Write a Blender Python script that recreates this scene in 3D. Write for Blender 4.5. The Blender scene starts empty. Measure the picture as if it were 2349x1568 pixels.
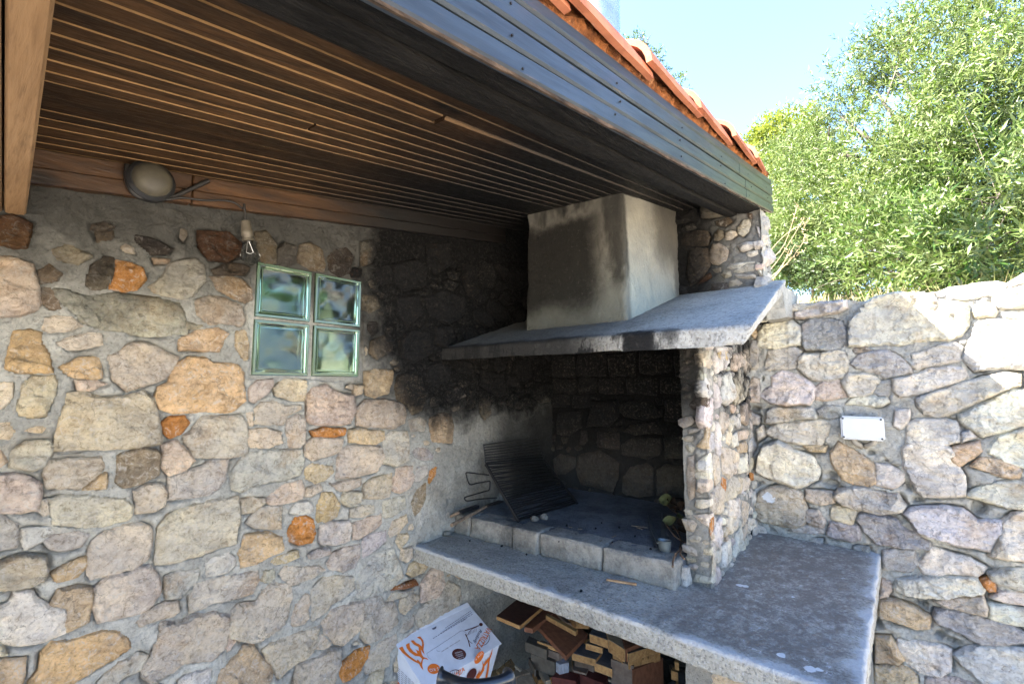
import bpy, bmesh, math, random
import numpy as np
from mathutils import Vector, Matrix, geometry
R_ = math.radians
scene = bpy.context.scene
COL = scene.collection

# ------------------------------------------------------------ camera, sky, sun, exposure
cam_d = bpy.data.cameras.new('camera'); cam = bpy.data.objects.new('camera', cam_d); COL.objects.link(cam)
FPX = 1072.0; PITCH = R_(5.4); YAW = R_(39.8)
cam_d.sensor_width = 36.0; cam_d.lens = 36.0 * FPX / 2349.0
cam_d.clip_start = 0.02; cam_d.clip_end = 2000
cam.location = (0, 0, 0); cam.rotation_euler = (R_(90) + PITCH, 0, YAW)
scene.camera = cam
LDIR = Vector((1.2, 1.0, -1.62)).normalized()          # direction in which the sunlight travels
world = bpy.data.worlds.new('World'); scene.world = world; world.use_nodes = True
wn = world.node_tree; wn.nodes.clear()
wo = wn.nodes.new('ShaderNodeOutputWorld'); wb = wn.nodes.new('ShaderNodeBackground'); sk = wn.nodes.new('ShaderNodeTexSky')
sk.sky_type = 'NISHITA'; sk.sun_disc = False
sk.sun_elevation = math.asin(-LDIR.z); sk.sun_rotation = math.atan2(-LDIR.x, -LDIR.y)
sk.air_density = 1.0; sk.dust_density = 0.3; sk.ozone_density = 3.0
wb.inputs['Strength'].default_value = 0.082
hm = wn.nodes.new('ShaderNodeVectorMath'); hm.operation = 'MULTIPLY'; hm.inputs[1].default_value = (.86, .885, .97)   # clear blue, a little less green
wn.links.new(sk.outputs[0], hm.inputs[0]); wn.links.new(hm.outputs[0], wb.inputs[0]); wn.links.new(wb.outputs[0], wo.inputs[0])
sun_d = bpy.data.lights.new('sun', 'SUN'); sun_d.energy = 4.6; sun_d.angle = R_(0.53); sun_d.color = (1.0, 0.94, 0.85)
sun = bpy.data.objects.new('sun', sun_d); COL.objects.link(sun)
sun.rotation_euler = LDIR.to_track_quat('-Z', 'Y').to_euler(); sun.location = (-6, -5, 8)
scene.view_settings.view_transform = 'Standard'; scene.view_settings.look = 'None'
scene.view_settings.gamma = 1.0; scene.view_settings.use_curve_mapping = False
scene.view_settings.exposure = 3.62
scene.render.engine = 'CYCLES'
scene.cycles.max_bounces = 10; scene.cycles.diffuse_bounces = 6; scene.cycles.transmission_bounces = 10; scene.cycles.transparent_max_bounces = 12
scene.cycles.caustics_refractive = False; scene.cycles.caustics_reflective = False

# ------------------------------------------------------------ measuring helper: photo point -> point on a real plane
CP, SP = math.cos(PITCH), math.sin(PITCH)
FW = np.array([-math.sin(YAW), math.cos(YAW)]); RT = np.array([math.cos(YAW), math.sin(YAW)])
def ray(u, v):
    a = u - 1174.5; b = v - 784.0
    up = -b * CP + FPX * SP; f = FPX * CP + b * SP
    h = FW * f + RT * a
    return np.array([h[0], h[1], up])
def onx(u, v, x): r = ray(u, v); return r * (x / r[0])
def ony(u, v, y): r = ray(u, v); return r * (y / r[1])
def onz(u, v, z): r = ray(u, v); return r * (z / r[2])
def onp(u, v, n, d): r = ray(u, v); return r * (d / np.dot(n, r))
KS = 2349.0 / 2800.0
def cropper(ox, oy, s): return lambda x, y: ((ox + x / s) * KS, (oy + y / s) * KS)

# ------------------------------------------------------------ numpy noise
_rs = np.random.RandomState(7)
_T = _rs.rand(64, 64, 64).astype(np.float32)
def vnoise(p):
    p = np.asarray(p, dtype=np.float64); i = np.floor(p).astype(int); f = p - i; f = f * f * (3 - 2 * f)
    r = 0
    for dx in (0, 1):
        wx = f[..., 0] if dx else 1 - f[..., 0]
        for dy in (0, 1):
            wy = f[..., 1] if dy else 1 - f[..., 1]
            for dz in (0, 1):
                wz = f[..., 2] if dz else 1 - f[..., 2]
                r = r + wx * wy * wz * _T[(i[..., 0] + dx) & 63, (i[..., 1] + dy) & 63, (i[..., 2] + dz) & 63]
    return r * 2 - 1
def fbm(p, octv=4, rough=.5, ridged=False):
    p = np.asarray(p, dtype=np.float64); a = 1.0; s = 0; t = 0
    for k in range(octv):
        n = vnoise(p + k * 17.3)
        if ridged: n = 1 - 2 * np.abs(n)
        s = s + a * n; t += a; a *= rough; p = p * 2.03
    return s / t

# ------------------------------------------------------------ object helpers
def props(o, label=None, cat=None, group=None, kind=None):
    if label: o['label'] = label
    if cat: o['category'] = cat
    if group: o['group'] = group
    if kind: o['kind'] = kind
    return o
def empty(name, loc=(0, 0, 0), label=None, cat=None, group=None):
    o = bpy.data.objects.new(name, None); COL.objects.link(o); o.location = loc; o.empty_display_size = .1
    return props(o, label, cat, group)
def link(name, me, mat=None, parent=None, color=None, smooth=None):
    o = bpy.data.objects.new(name, me); COL.objects.link(o)
    if mat is not None:
        for m in (mat if isinstance(mat, (list, tuple)) else [mat]): me.materials.append(m)
    if parent is not None:
        o.parent = parent; pl = parent.location; g = parent.parent
        while g is not None: pl = pl + g.location; g = g.parent
        o.matrix_parent_inverse = Matrix.Translation(-Vector(pl))
    if color is not None: o.color = (*color, 1)
    if smooth is not None:
        me.polygons.foreach_set('use_smooth', [True] * len(me.polygons))
        try: me.set_sharp_from_angle(angle=R_(smooth))
        except Exception: pass
    return o
def fastmesh(name, V, F):
    """V (n,3) float, F (m,3|4) int -> mesh"""
    V = np.asarray(V, dtype=np.float32); F = np.asarray(F, dtype=np.int32)
    me = bpy.data.meshes.new(name); k = F.shape[1]
    me.vertices.add(len(V)); me.vertices.foreach_set('co', V.ravel())
    me.loops.add(F.size); me.loops.foreach_set('vertex_index', F.ravel())
    me.polygons.add(len(F)); me.polygons.foreach_set('loop_start', np.arange(0, F.size, k, dtype=np.int32))
    me.update(calc_edges=True); me.validate()
    return me
class MB:
    def __init__(s): s.v = []; s.f = []; s.m = []
    def add(s, V, F, m=0):
        n = len(s.v); s.v += [tuple(map(float, p)) for p in V]
        s.f += [tuple(i + n for i in f) for f in F]; s.m += [m] * len(F); return s
    def box(s, o, a, b, c, m=0):
        o, a, b, c = [np.array(q, dtype=float) for q in (o, a, b, c)]
        P = [o, o + a, o + a + b, o + b, o + c, o + a + c, o + a + b + c, o + b + c]
        F = [(0, 3, 2, 1), (4, 5, 6, 7), (0, 1, 5, 4), (1, 2, 6, 5), (2, 3, 7, 6), (3, 0, 4, 7)]
        if np.dot(np.cross(a, b), c) < 0: F = [f[::-1] for f in F]
        return s.add(P, F, m)
    def aab(s, lo, hi, m=0):
        return s.box(lo, (hi[0] - lo[0], 0, 0), (0, hi[1] - lo[1], 0), (0, 0, hi[2] - lo[2]), m)
    def hexa(s, P, m=0):   # 4 bottom, 4 top
        return s.add(P, [(0, 3, 2, 1), (4, 5, 6, 7), (0, 1, 5, 4), (1, 2, 6, 5), (2, 3, 7, 6), (3, 0, 4, 7)], m)
    def tube(s, path, r, n=10, cap=True, m=0):
        path = [np.array(p, dtype=float) for p in path]; N = len(path)
        rr = r if isinstance(r, (list, tuple, np.ndarray)) else [r] * N
        V = []; ref = None
        for i, p in enumerate(path):
            t = path[min(i + 1, N - 1)] - path[max(i - 1, 0)]; t = t / (np.linalg.norm(t) + 1e-9)
            if ref is None:
                ref = np.array([0, 0, 1.]) if abs(t[2]) < .9 else np.array([1., 0, 0])
            u = ref - t * np.dot(ref, t); u /= np.linalg.norm(u) + 1e-9; w = np.cross(t, u); ref = u
            for k in range(n):
                a = 2 * math.pi * k / n; V.append(p + rr[i] * (math.cos(a) * u + math.sin(a) * w))
        F = [(i * n + k, i * n + (k + 1) % n, (i + 1) * n + (k + 1) % n, (i + 1) * n + k) for i in range(N - 1) for k in range(n)]
        if cap: F += [tuple(range(n))[::-1], tuple(range((N - 1) * n, N * n))]
        return s.add(V, F, m)
    def build(s, name, mat, parent=None, color=None, smooth=None, bevel=0, seg=1):
        me = bpy.data.meshes.new(name); me.from_pydata(s.v, [], s.f)
        if any(s.m): me.polygons.foreach_set('material_index', s.m)
        bm = bmesh.new(); bm.from_mesh(me)
        bmesh.ops.recalc_face_normals(bm, faces=bm.faces)
        if bevel: bmesh.ops.bevel(bm, geom=list(bm.edges), offset=bevel, segments=seg, affect='EDGES', clamp_overlap=True)
        bm.to_mesh(me); bm.free()
        return link(name, me, mat, parent, color, smooth)
def smooth_path(P, k=6):
    P = [np.array(p, dtype=float) for p in P]; Q = [P[0]] + P + [P[-1]]; out = []
    for i in range(1, len(Q) - 2):
        for j in range(k):
            t = j / k; a, b, c, d = Q[i - 1], Q[i], Q[i + 1], Q[i + 2]
            out.append(.5 * (2 * b + (c - a) * t + (2 * a - 5 * b + 4 * c - d) * t * t + (3 * b - a - 3 * c + d) * t ** 3))
    out.append(P[-1]); return out
def rough_hexa(name, C, res, amp, freq, mat, parent, seed=0, smooth=40, color=None, edge=0.0, cuts=None):
    """a cast block: 8 corners (4 bottom ccw, 4 top), every face a grid, moved by one noise field so edges stay closed"""
    C = [np.array(c, dtype=float) for c in C]
    quads = [(0, 3, 2, 1), (4, 5, 6, 7), (0, 1, 5, 4), (1, 2, 6, 5), (2, 3, 7, 6), (3, 0, 4, 7)]
    V = []; F = []; off = 0; cen = sum(C) / 8
    for q in quads:
        a, b, c, d = [C[i] for i in q]
        nu = max(1, int(round(max(np.linalg.norm(b - a), np.linalg.norm(c - d)) / res)))
        nv = max(1, int(round(max(np.linalg.norm(d - a), np.linalg.norm(c - b)) / res)))
        u, v = np.meshgrid(np.linspace(0, 1, nu + 1), np.linspace(0, 1, nv + 1), indexing='ij')
        u = u[..., None]; v = v[..., None]
        P = (a * (1 - u) * (1 - v) + b * u * (1 - v) + c * u * v + d * (1 - u) * v).reshape(-1, 3); V.append(P)
        i = np.arange(nu)[:, None] * (nv + 1) + np.arange(nv)[None, :]
        F.append(np.stack([i, i + nv + 1, i + nv + 2, i + 1], -1).reshape(-1, 4) + off); off += len(P)
    V = np.concatenate(V); F = np.concatenate(F)
    me = fastmesh(name, V, F); bm = bmesh.new(); bm.from_mesh(me); bmesh.ops.remove_doubles(bm, verts=bm.verts, dist=res * .12)
    bm.normal_update()
    P = np.array([v.co[:] for v in bm.verts]); Nn = np.array([v.normal[:] for v in bm.verts])
    s = seed * 13.7
    D = np.stack([fbm(P * freq + s + k * 31.1, 4, .6) for k in range(3)], -1) * amp
    if edge:   # knock corners and edges back
        w = 1 - np.max(np.abs(Nn), axis=1); D -= Nn * (w[:, None] > .12) * (edge * (1.0 + .9 * fbm(P * 22 + s, 3)[:, None]))
    for v, d in zip(bm.verts, D): v.co += Vector(d)
    bmesh.ops.recalc_face_normals(bm, faces=bm.faces); bm.to_mesh(me); bm.free()
    return link(name, me, mat, parent, color, smooth)

# ------------------------------------------------------------ materials
class NT:
    def __init__(s, name, rough=.8, spec=.3):
        s.mat = bpy.data.materials.new(name); s.mat.use_nodes = True; s.nt = s.mat.node_tree; s.N = s.nt.nodes; s.L = s.nt.links
        s.b = s.N['Principled BSDF']; s.b.inputs['Roughness'].default_value = rough; s.b.inputs['Specular IOR Level'].default_value = spec
        s.pos = s.N.new('ShaderNodeNewGeometry').outputs['Position']
    def _in(s, sock, v):
        if v is None: return
        if hasattr(v, 'links'): s.L.new(v, sock)
        else: sock.default_value = v if not (isinstance(v, (tuple, list)) and len(v) == 3 and sock.type == 'RGBA') else (*v, 1)
    def noise(s, scale, detail=5, rough=.6, vec=None, dist=0, off=0):
        n = s.N.new('ShaderNodeTexNoise'); n.inputs['Scale'].default_value = scale; n.inputs['Detail'].default_value = detail
        n.inputs['Roughness'].default_value = rough; n.inputs['Distortion'].default_value = dist
        v = vec if vec is not None else s.pos
        if off: v = s.vmath('ADD', v, (off, off * .7, -off))
        s.L.new(v, n.inputs['Vector']); return n.outputs['Fac']
    def voro(s, scale, feat='F1', vec=None, rnd=1):
        n = s.N.new('ShaderNodeTexVoronoi'); n.feature = feat; n.inputs['Scale'].default_value = scale; n.inputs['Randomness'].default_value = rnd
        s.L.new(vec if vec is not None else s.pos, n.inputs['Vector']); return n
    def vmath(s, op, a, b=None):
        n = s.N.new('ShaderNodeVectorMath'); n.operation = op; s._in(n.inputs[0], a)
        if b is not None:
            if op == 'SCALE': s._in(n.inputs['Scale'], b)
            else: s._in(n.inputs[1], b)
        return n.outputs[0]
    def m(s, op, a, b=0.0, c=None, clamp=False):
        n = s.N.new('ShaderNodeMath'); n.operation = op; n.use_clamp = clamp
        s._in(n.inputs[0], a); s._in(n.inputs[1], b)
        if c is not None: s._in(n.inputs[2], c)
        return n.outputs[0]
    def ss(s, v, lo, hi, t0=0.0, t1=1.0):
        n = s.N.new('ShaderNodeMapRange'); n.interpolation_type = 'SMOOTHSTEP'; n.clamp = True
        s._in(n.inputs['Value'], v)
        if lo > hi: lo, hi, t0, t1 = hi, lo, t1, t0
        n.inputs['From Min'].default_value = lo; n.inputs['From Max'].default_value = hi
        n.inputs['To Min'].default_value = t0; n.inputs['To Max'].default_value = t1; return n.outputs[0]
    def mix(s, f, a, b, mode='MIX'):
        n = s.N.new('ShaderNodeMix'); n.data_type = 'RGBA'; n.blend_type = mode
        s._in(n.inputs[0], f); s._in(n.inputs[6], a); s._in(n.inputs[7], b); return n.outputs[2]
    def xyz(s, v=None):
        n = s.N.new('ShaderNodeSeparateXYZ'); s.L.new(v if v is not None else s.pos, n.inputs[0]); return n.outputs
    def warp(s, amt, scale):
        n = s.N.new('ShaderNodeTexNoise'); n.inputs['Scale'].default_value = scale; n.inputs['Detail'].default_value = 6; n.inputs['Roughness'].default_value = .65
        s.L.new(s.pos, n.inputs['Vector'])
        d = s.vmath('SCALE', s.vmath('SUBTRACT', n.outputs['Color'], (.5, .5, .5)), amt * 2)
        return s.vmath('ADD', s.pos, d)
    def stretch(s, v):
        n = s.N.new('ShaderNodeMapping'); n.inputs['Scale'].default_value = v; s.L.new(s.pos, n.inputs['Vector']); return n.outputs[0]
    def objinfo(s): return s.N.new('ShaderNodeObjectInfo').outputs
    def bump(s, h, dist, strength=1.0, prev=None):
        n = s.N.new('ShaderNodeBump'); n.inputs['Distance'].default_value = dist; n.inputs['Strength'].default_value = strength
        s.L.new(h, n.inputs['Height'])
        if prev is not None: s.L.new(prev, n.inputs['Normal'])
        return n.outputs[0]
    def out(s, col, nrm=None, rough=None):
        s._in(s.b.inputs['Base Color'], col)
        if nrm is not None: s.L.new(nrm, s.b.inputs['Normal'])
        if rough is not None: s._in(s.b.inputs['Roughness'], rough)
        return s.mat

# soot left by the fire, plus beam shade painted high on the left wall (0 clean .. 1 black)
def soot_shade_mask(n, where):
    if where is None: return None
    x, y, z = n.xyz(n.warp(.20, 5.5) if where in ('left', 'ceiling') else n.warp(.05, 12))
    if where == 'left':
        thr = n.m('ADD', 1.02, n.m('MULTIPLY', n.m('MAXIMUM', n.m('SUBTRACT', .42, z), 0.0), .5))
        a = n.m('POWER', n.ss(n.m('SUBTRACT', y, thr), -.40, .10), 1.15); b = n.m('POWER', n.ss(z, -.42, -.06), 1.3)
        pl = n.m('MULTIPLY', n.m('MULTIPLY', n.ss(y, 1.42, 2.2, .34, .93), n.ss(z, -.05, -.15)), n.m('MULTIPLY', n.ss(z, -.70, -.62), n.ss(y, 1.35, 1.55)))
        g = n.m('MAXIMUM', n.m('MULTIPLY', n.ss(z, .08, .44), .84), pl)  # darker towards the top: grime plus the beam's shade put into the colour
        g2 = n.m('MULTIPLY', n.ss(z, .42, .5), n.ss(y, .6, 1.1))
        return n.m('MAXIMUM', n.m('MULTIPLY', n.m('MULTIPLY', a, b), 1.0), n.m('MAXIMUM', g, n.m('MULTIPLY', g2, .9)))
    if where == 'rear':
        low = n.ss(z, -.66, -.15, .82, 1.0); up = n.m('MULTIPLY', n.ss(x, -.5, -.78), .97)
        return n.m('ADD', n.m('MULTIPLY', low, n.ss(z, .42, .3)), n.m('MULTIPLY', up, n.ss(z, .3, .42)), clamp=True)
    if where == 'pillar':
        a = n.m('MULTIPLY', n.ss(z, -.32, -.02), n.ss(x, -.545, -.575)); return n.m('MULTIPLY', n.m('MAXIMUM', a, n.m('MULTIPLY', n.ss(x, -.555, -.6), .35)), .95)
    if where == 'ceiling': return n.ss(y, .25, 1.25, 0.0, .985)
    if where == 'trim': return n.ss(y, .55, 1.2, 0.0, .95)
    if where == 'hood': return n.m('MAXIMUM', n.m('MULTIPLY', n.ss(x, -.62, -.98), n.ss(y, 1.56, 1.50, .62, .97)), n.m('MULTIPLY', n.m('MULTIPLY', n.ss(x, -.38, -.66), n.ss(y, 1.56, 1.50)), n.ss(n.noise(7, 5, .7, n.stretch((1, 1, .35)), off=87), .42, .58)))
    if where == 'plaster': return n.m('MULTIPLY', n.ss(z, -.42, -.12), .97)

def onp_splat(): return ony((2000 + 258 / 2.5325) * KS, (1250 + 275 / 2.5325) * KS, 2.50)
def stone_mat(name, soot, grime=None, sat=1.0):
    n = NT(name, .88, .25); oi = n.objinfo()
    tex = n.warp(.02, 9)
    a = n.noise(7, 6, .6, tex, off=3); b = n.noise(26, 6, .65, off=9); c = n.noise(90, 5, .7, off=1)
    col = n.mix(n.ss(a, .35, .7), n.mix(1.0, oi['Color'], (.88, .87, .90), 'MULTIPLY'), n.mix(1.0, oi['Color'], (1.20, 1.14, 1.04), 'MULTIPLY'))
    pale = n.m('MULTIPLY', n.ss(n.noise(13, 6, .7, off=21), .56, .72), .5)
    col = n.mix(pale, col, (.60, .54, .46))
    och = n.m('MULTIPLY', n.ss(n.noise(5, 5, .6, off=41), .55, .70), .40)
    col = n.mix(och, col, (.50, .28, .09))
    col = n.mix(n.m('MULTIPLY', n.ss(b, .56, .40), .45), col, n.mix(1.0, col, (.56, .52, .50), 'MULTIPLY'))
    col = n.mix(n.ss(c, .48, .70, 0.0, .55), col, n.mix(1.0, col, (.62, .58, .54), 'MULTIPLY'))
    d2 = n.noise(45, 7, .78, off=15, dist=1.2); col = n.mix(n.ss(d2, .52, .62, 0, .55), col, (.66, .61, .54)); col = n.mix(n.ss(d2, .46, .38, 0, .7), col, n.mix(1.0, col, (.50, .46, .41), 'MULTIPLY'))
    ck = n.voro(9, 'DISTANCE_TO_EDGE', n.warp(.05, 11)); crack = n.m('MULTIPLY', n.ss(ck.outputs['Distance'], .018, .0), n.ss(n.noise(4, 3, .5, off=77), .5, .62))
    col = n.mix(n.m('MULTIPLY', crack, .5), col, (.12, .10, .08))
    if grime == 'rear':
        gr = n.ss(n.noise(4.5, 6, .7, off=55), .47, .66); x, y, z = n.xyz()
        gr = n.m('MULTIPLY', gr, n.ss(z, -.7, .2, .15, .6)); col = n.mix(gr, col, (.26, .265, .275))
        sp = onp_splat(); dd = n.vmath('SUBTRACT', n.warp(.03, 38), tuple(sp)); ln = n.N.new('ShaderNodeVectorMath'); ln.operation = 'LENGTH'; n.L.new(n.vmath('MULTIPLY', dd, (1, .3, 1)), ln.inputs[0]); col = n.mix(n.ss(ln.outputs['Value'], .026, .022), col, (.82, .83, .84))
    s = soot_shade_mask(n, soot)
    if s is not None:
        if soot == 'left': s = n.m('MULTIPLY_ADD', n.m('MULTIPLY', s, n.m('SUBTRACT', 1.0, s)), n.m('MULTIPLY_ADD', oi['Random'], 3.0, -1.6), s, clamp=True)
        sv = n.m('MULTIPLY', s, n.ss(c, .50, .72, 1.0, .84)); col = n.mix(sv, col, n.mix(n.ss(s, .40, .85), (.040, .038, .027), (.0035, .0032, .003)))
    st = n.N.new('ShaderNodeMapping'); st.inputs['Scale'].default_value = (1, 1, 2.2); st.inputs['Rotation'].default_value = (.5, .4, 0); n.L.new(tex, st.inputs['Vector'])
    rd = n.m('ABSOLUTE', n.m('SUBTRACT', n.noise(11, 7, .62, st.outputs[0], off=6), .5))
    bp = n.bump(n.noise(18, 8, .7, st.outputs[0]), .030, .85)
    bp = n.bump(rd, .06, -.75, bp)
    bp = n.bump(n.noise(80, 6, .8), .012, 1.0, bp)
    bp = n.bump(crack, .004, -.8, bp)
    return n.out(col, bp)
def mortar_mat(name, base, soot, dark=.5):
    n = NT(name, .95, .15)
    a = n.noise(6, 6, .65, off=2); c = n.noise(70, 6, .75, off=5)
    col = n.mix(n.ss(a, .35, .68), tuple(q * .74 for q in base), tuple(q * 1.16 for q in base))
    col = n.mix(n.ss(c, .42, .7, 0, .55), col, tuple(q * dark for q in base))
    col = n.mix(n.m('MULTIPLY', n.ss(n.noise(30, 4, .7, off=13), .6, .72), .5), col, (.52, .49, .44))
    col = n.mix(n.m('MULTIPLY', n.ss(n.noise(2.6, 5, .6, off=33), .52, .7), .35), col, (.30, .25, .18))
    s = soot_shade_mask(n, soot)
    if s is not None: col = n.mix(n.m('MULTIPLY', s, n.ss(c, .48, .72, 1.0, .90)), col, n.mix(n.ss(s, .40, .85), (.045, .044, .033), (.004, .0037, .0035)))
    pit = n.voro(60, 'F1', n.warp(.02, 30)); col = n.mix(n.ss(pit.outputs['Distance'], .16, .06, 0, .6), col, n.mix(1.0, col, (.3, .29, .27), 'MULTIPLY'))
    bp = n.bump(n.noise(26, 8, .76), .026, 1.0); bp = n.bump(c, .011, 1.0, bp)
    return n.out(col, bp)
def concrete_mat(name, base, dark, amt=.5, soot=None, speck=(.5, .5, .5), lo=.4, hi=.65, warm=None, sk_=1.0, extra=None):
    n = NT(name, .8, .35)
    a = n.noise(4.2, 7, .68, n.warp(.06, 5), off=4); c = n.noise(120, 5, .8, off=8); f = n.noise(38, 6, .7, off=3)
    col = n.mix(n.m('MULTIPLY', n.ss(a, lo, hi), amt), base, dark)
    col = n.mix(n.ss(f, .42, .66, 0, .55), col, n.mix(1.0, col, (.5, .5, .52), 'MULTIPLY'))
    c2 = n.noise(110, 3, .6, off=28); col = n.mix(n.ss(c, .53, .63, 0, .6 * sk_), col, speck)
    col = n.mix(n.ss(c2, .46, .38, 0, .6 * sk_), col, n.mix(1.0, col, (.35, .34, .36), 'MULTIPLY')); col = n.mix(n.ss(c2, .58, .66, 0, .45 * sk_), col, speck)
    if extra: col = extra(n, col)
    if warm: col = n.mix(n.m('MULTIPLY', n.ss(n.noise(3, 4, .5, off=71), .5, .65), .5), col, warm)
    s = soot_shade_mask(n, soot)
    if s is not None: col = n.mix(n.m('MULTIPLY', s, n.ss(f, .5, .75, 1.0, .90)), col, (.005, .0047, .0045))
    bp = n.bump(n.noise(22, 7, .7), .008, .7); bp = n.bump(c2, .006, .9, bp); bp = n.bump(c, .005, 1.0, bp)
    return n.out(col, bp)
def wood_mat(name, light, dark, scale=(14, 1.2, 14), rough=.55, soot=None, spec=.4, knots=True, sootcol=(.004, .004, .004), rnd=.25, bumpd=.002, objspace=False):
    n = NT(name, rough, spec); oi = n.objinfo()
    if objspace:
        tc = n.N.new('ShaderNodeTexCoord').outputs['Object']; n.pos = tc
    v = n.stretch(scale)
    g = n.noise(3.2, 6, .6, v, dist=.5); g2 = n.noise(14, 4, .6, v)
    col = n.mix(n.ss(g, .3, .7), light, dark)
    col = n.mix(n.ss(g2, .5, .75, 0, .5), col, tuple(q * .5 for q in dark))
    sm = n.ss(n.noise(2.6, 4, .6, n.stretch((scale[0] * .5, scale[1] * 1.6, scale[2] * .5)), off=44), .58, .72); col = n.mix(n.m('MULTIPLY', sm, .6), col, tuple(q * .35 for q in dark))
    if knots:
        k = n.voro(1.0, 'F1', n.stretch((scale[0] * .5, scale[1] * 2.2, scale[2] * .5)))
        col = n.mix(n.ss(k.outputs['Distance'], .16, .06), col, tuple(q * .3 for q in dark))
    r = n.m('ADD', 1 - rnd, n.m('MULTIPLY', oi['Random'], 2 * rnd)); hs = n.N.new('ShaderNodeHueSaturation'); n._in(hs.inputs['Value'], r); n._in(hs.inputs['Color'], col); col = hs.outputs[0]
    if not objspace:
        s = soot_shade_mask(n, soot)
        if s is not None: col = n.mix(s, col, sootcol)
    bp = n.bump(g2, bumpd, .6); bp = n.bump(g, bumpd * 1.6, .5, bp)
    return n.out(col, bp, n.ss(g2, .3, .7, rough - .08, rough + .12))
def plain(name, col, rough=.5, spec=.5, metal=0, bumpscale=None, bd=.001, var=.15):
    n = NT(name, rough, spec); n.b.inputs['Metallic'].default_value = metal
    c = n.mix(n.ss(n.noise(bumpscale or 30, 5, .6), .35, .65), tuple(q * (1 - var) for q in col), tuple(min(1, q * (1 + var)) for q in col))
    return n.out(c, n.bump(n.noise((bumpscale or 30) * 2, 5, .6), bd, .5))

M = {}
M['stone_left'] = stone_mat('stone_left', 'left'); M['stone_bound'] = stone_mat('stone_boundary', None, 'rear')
M['stone_rear'] = stone_mat('stone_rear', 'rear'); M['stone_pillar'] = stone_mat('stone_pillar', 'pillar')
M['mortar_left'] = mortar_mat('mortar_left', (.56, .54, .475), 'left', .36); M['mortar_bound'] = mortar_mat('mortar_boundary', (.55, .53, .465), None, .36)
M['mortar_rear'] = mortar_mat('mortar_rear', (.24, .235, .22), 'rear'); M['mortar_pillar'] = mortar_mat('mortar_pillar', (.44, .42, .37), 'pillar')
M['plaster'] = mortar_mat('cement_plaster', (.26, .26, .24), 'plaster')
def counter_extra(n, col):
    x, y, z = n.xyz(); wx, wy, wz = n.xyz(n.warp(.10, 6))
    g = n.noise(34, 7, .78, n.stretch((1.0, .7, 1)), off=61); r_ = n.ss(wx, -.72, -.5)
    top = n.ss(z, -.705, -.697)
    e = n.m('MINIMUM', n.m('SUBTRACT', -.118, wx), n.m('SUBTRACT', wy, 1.352)); inner = n.ss(e, .0, .075)
    k = n.m('MULTIPLY', n.m('MULTIPLY', n.m('MULTIPLY', r_, top), inner), n.ss(g, .60, .44, .2, .85)); col = n.mix(k, col, (.155, .132, .112))
    col = n.mix(n.m('MULTIPLY', n.m('MULTIPLY', top, n.ss(g, .60, .68)), r_), col, (.50, .50, .50))
    col = n.mix(n.m('MULTIPLY', top, n.ss(e, .03, .0, 0, .6)), col, (.50, .51, .52))
    for q, rr in (((58, 885), .014), ((425, 965), .006), ((545, 1462), .016), ((610, 1470), .010), ((705, 610), .004), ((95, 890), .013), ((340, 1365), .012)):
        p = onz((2000 + q[0] / 2.5325) * KS, (1250 + q[1] / 2.5325) * KS, -.69); dd = n.vmath('SUBTRACT', n.warp(.008, 60), tuple(p))
        ln = n.N.new('ShaderNodeVectorMath'); ln.operation = 'LENGTH'; n.L.new(dd, ln.inputs[0]); col = n.mix(n.ss(ln.outputs['Value'], rr, rr * .7, 0, .85), col, (.70, .70, .69))
    return col
M['counter'] = concrete_mat('counter_concrete', (.40, .382, .325), (.225, .218, .19), .8, speck=(.44, .44, .44), extra=counter_extra)
M['counter2'] = M['counter']
M['hood'] = concrete_mat('hood_concrete', (.50, .485, .43), (.32, .315, .29), .7, soot='hood', speck=(.56, .56, .55))
M['hearth'] = concrete_mat('hearth_cement', (.17, .175, .185), (.07, .075, .08), .9, speck=(.22, .22, .23), sk_=.35)
M['block'] = concrete_mat('hearth_block', (.34, .315, .265), (.12, .11, .095), .85, speck=(.42, .40, .35), sk_=.35)
M['wood_orange'] = wood_mat('bare_pine', (.42, .20, .07), (.30, .13, .045))
# ------------------------------------------------------------ rubble masonry
class Face:
    def __init__(s, o, U, V, N): s.o, s.U, s.V, s.N = [np.array(q, dtype=float) for q in (o, U, V, N)]
    def w(s, uv, n=0.0):
        uv = np.asarray(uv, dtype=float); n = np.asarray(n, dtype=float)
        return s.o + uv[..., 0:1] * s.U + uv[..., 1:2] * s.V + n[..., None] * s.N
    def uv(s, px):
        out = []
        for q in px:
            r = ray(*q); t = np.dot(s.N, s.o) / np.dot(s.N, r); p = r * t - s.o
            out.append((np.dot(p, s.U), np.dot(p, s.V)))
        return np.array(out)
def grow(poly, d):
    P = np.array(poly, dtype=float); a = np.sum(P[:, 0] * np.roll(P[:, 1], -1) - P[:, 1] * np.roll(P[:, 0], -1))
    if a < 0: P = P[::-1]
    e1 = P - np.roll(P, 1, 0); e2 = np.roll(P, -1, 0) - P
    n1 = np.stack([e1[:, 1], -e1[:, 0]], 1); n2 = np.stack([e2[:, 1], -e2[:, 0]], 1)
    n1 /= np.linalg.norm(n1, axis=1)[:, None] + 1e-9; n2 /= np.linalg.norm(n2, axis=1)[:, None] + 1e-9
    m = n1 + n2; m /= np.maximum(np.linalg.norm(m, axis=1)[:, None], .7); return P + m * d * 1.1
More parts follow.
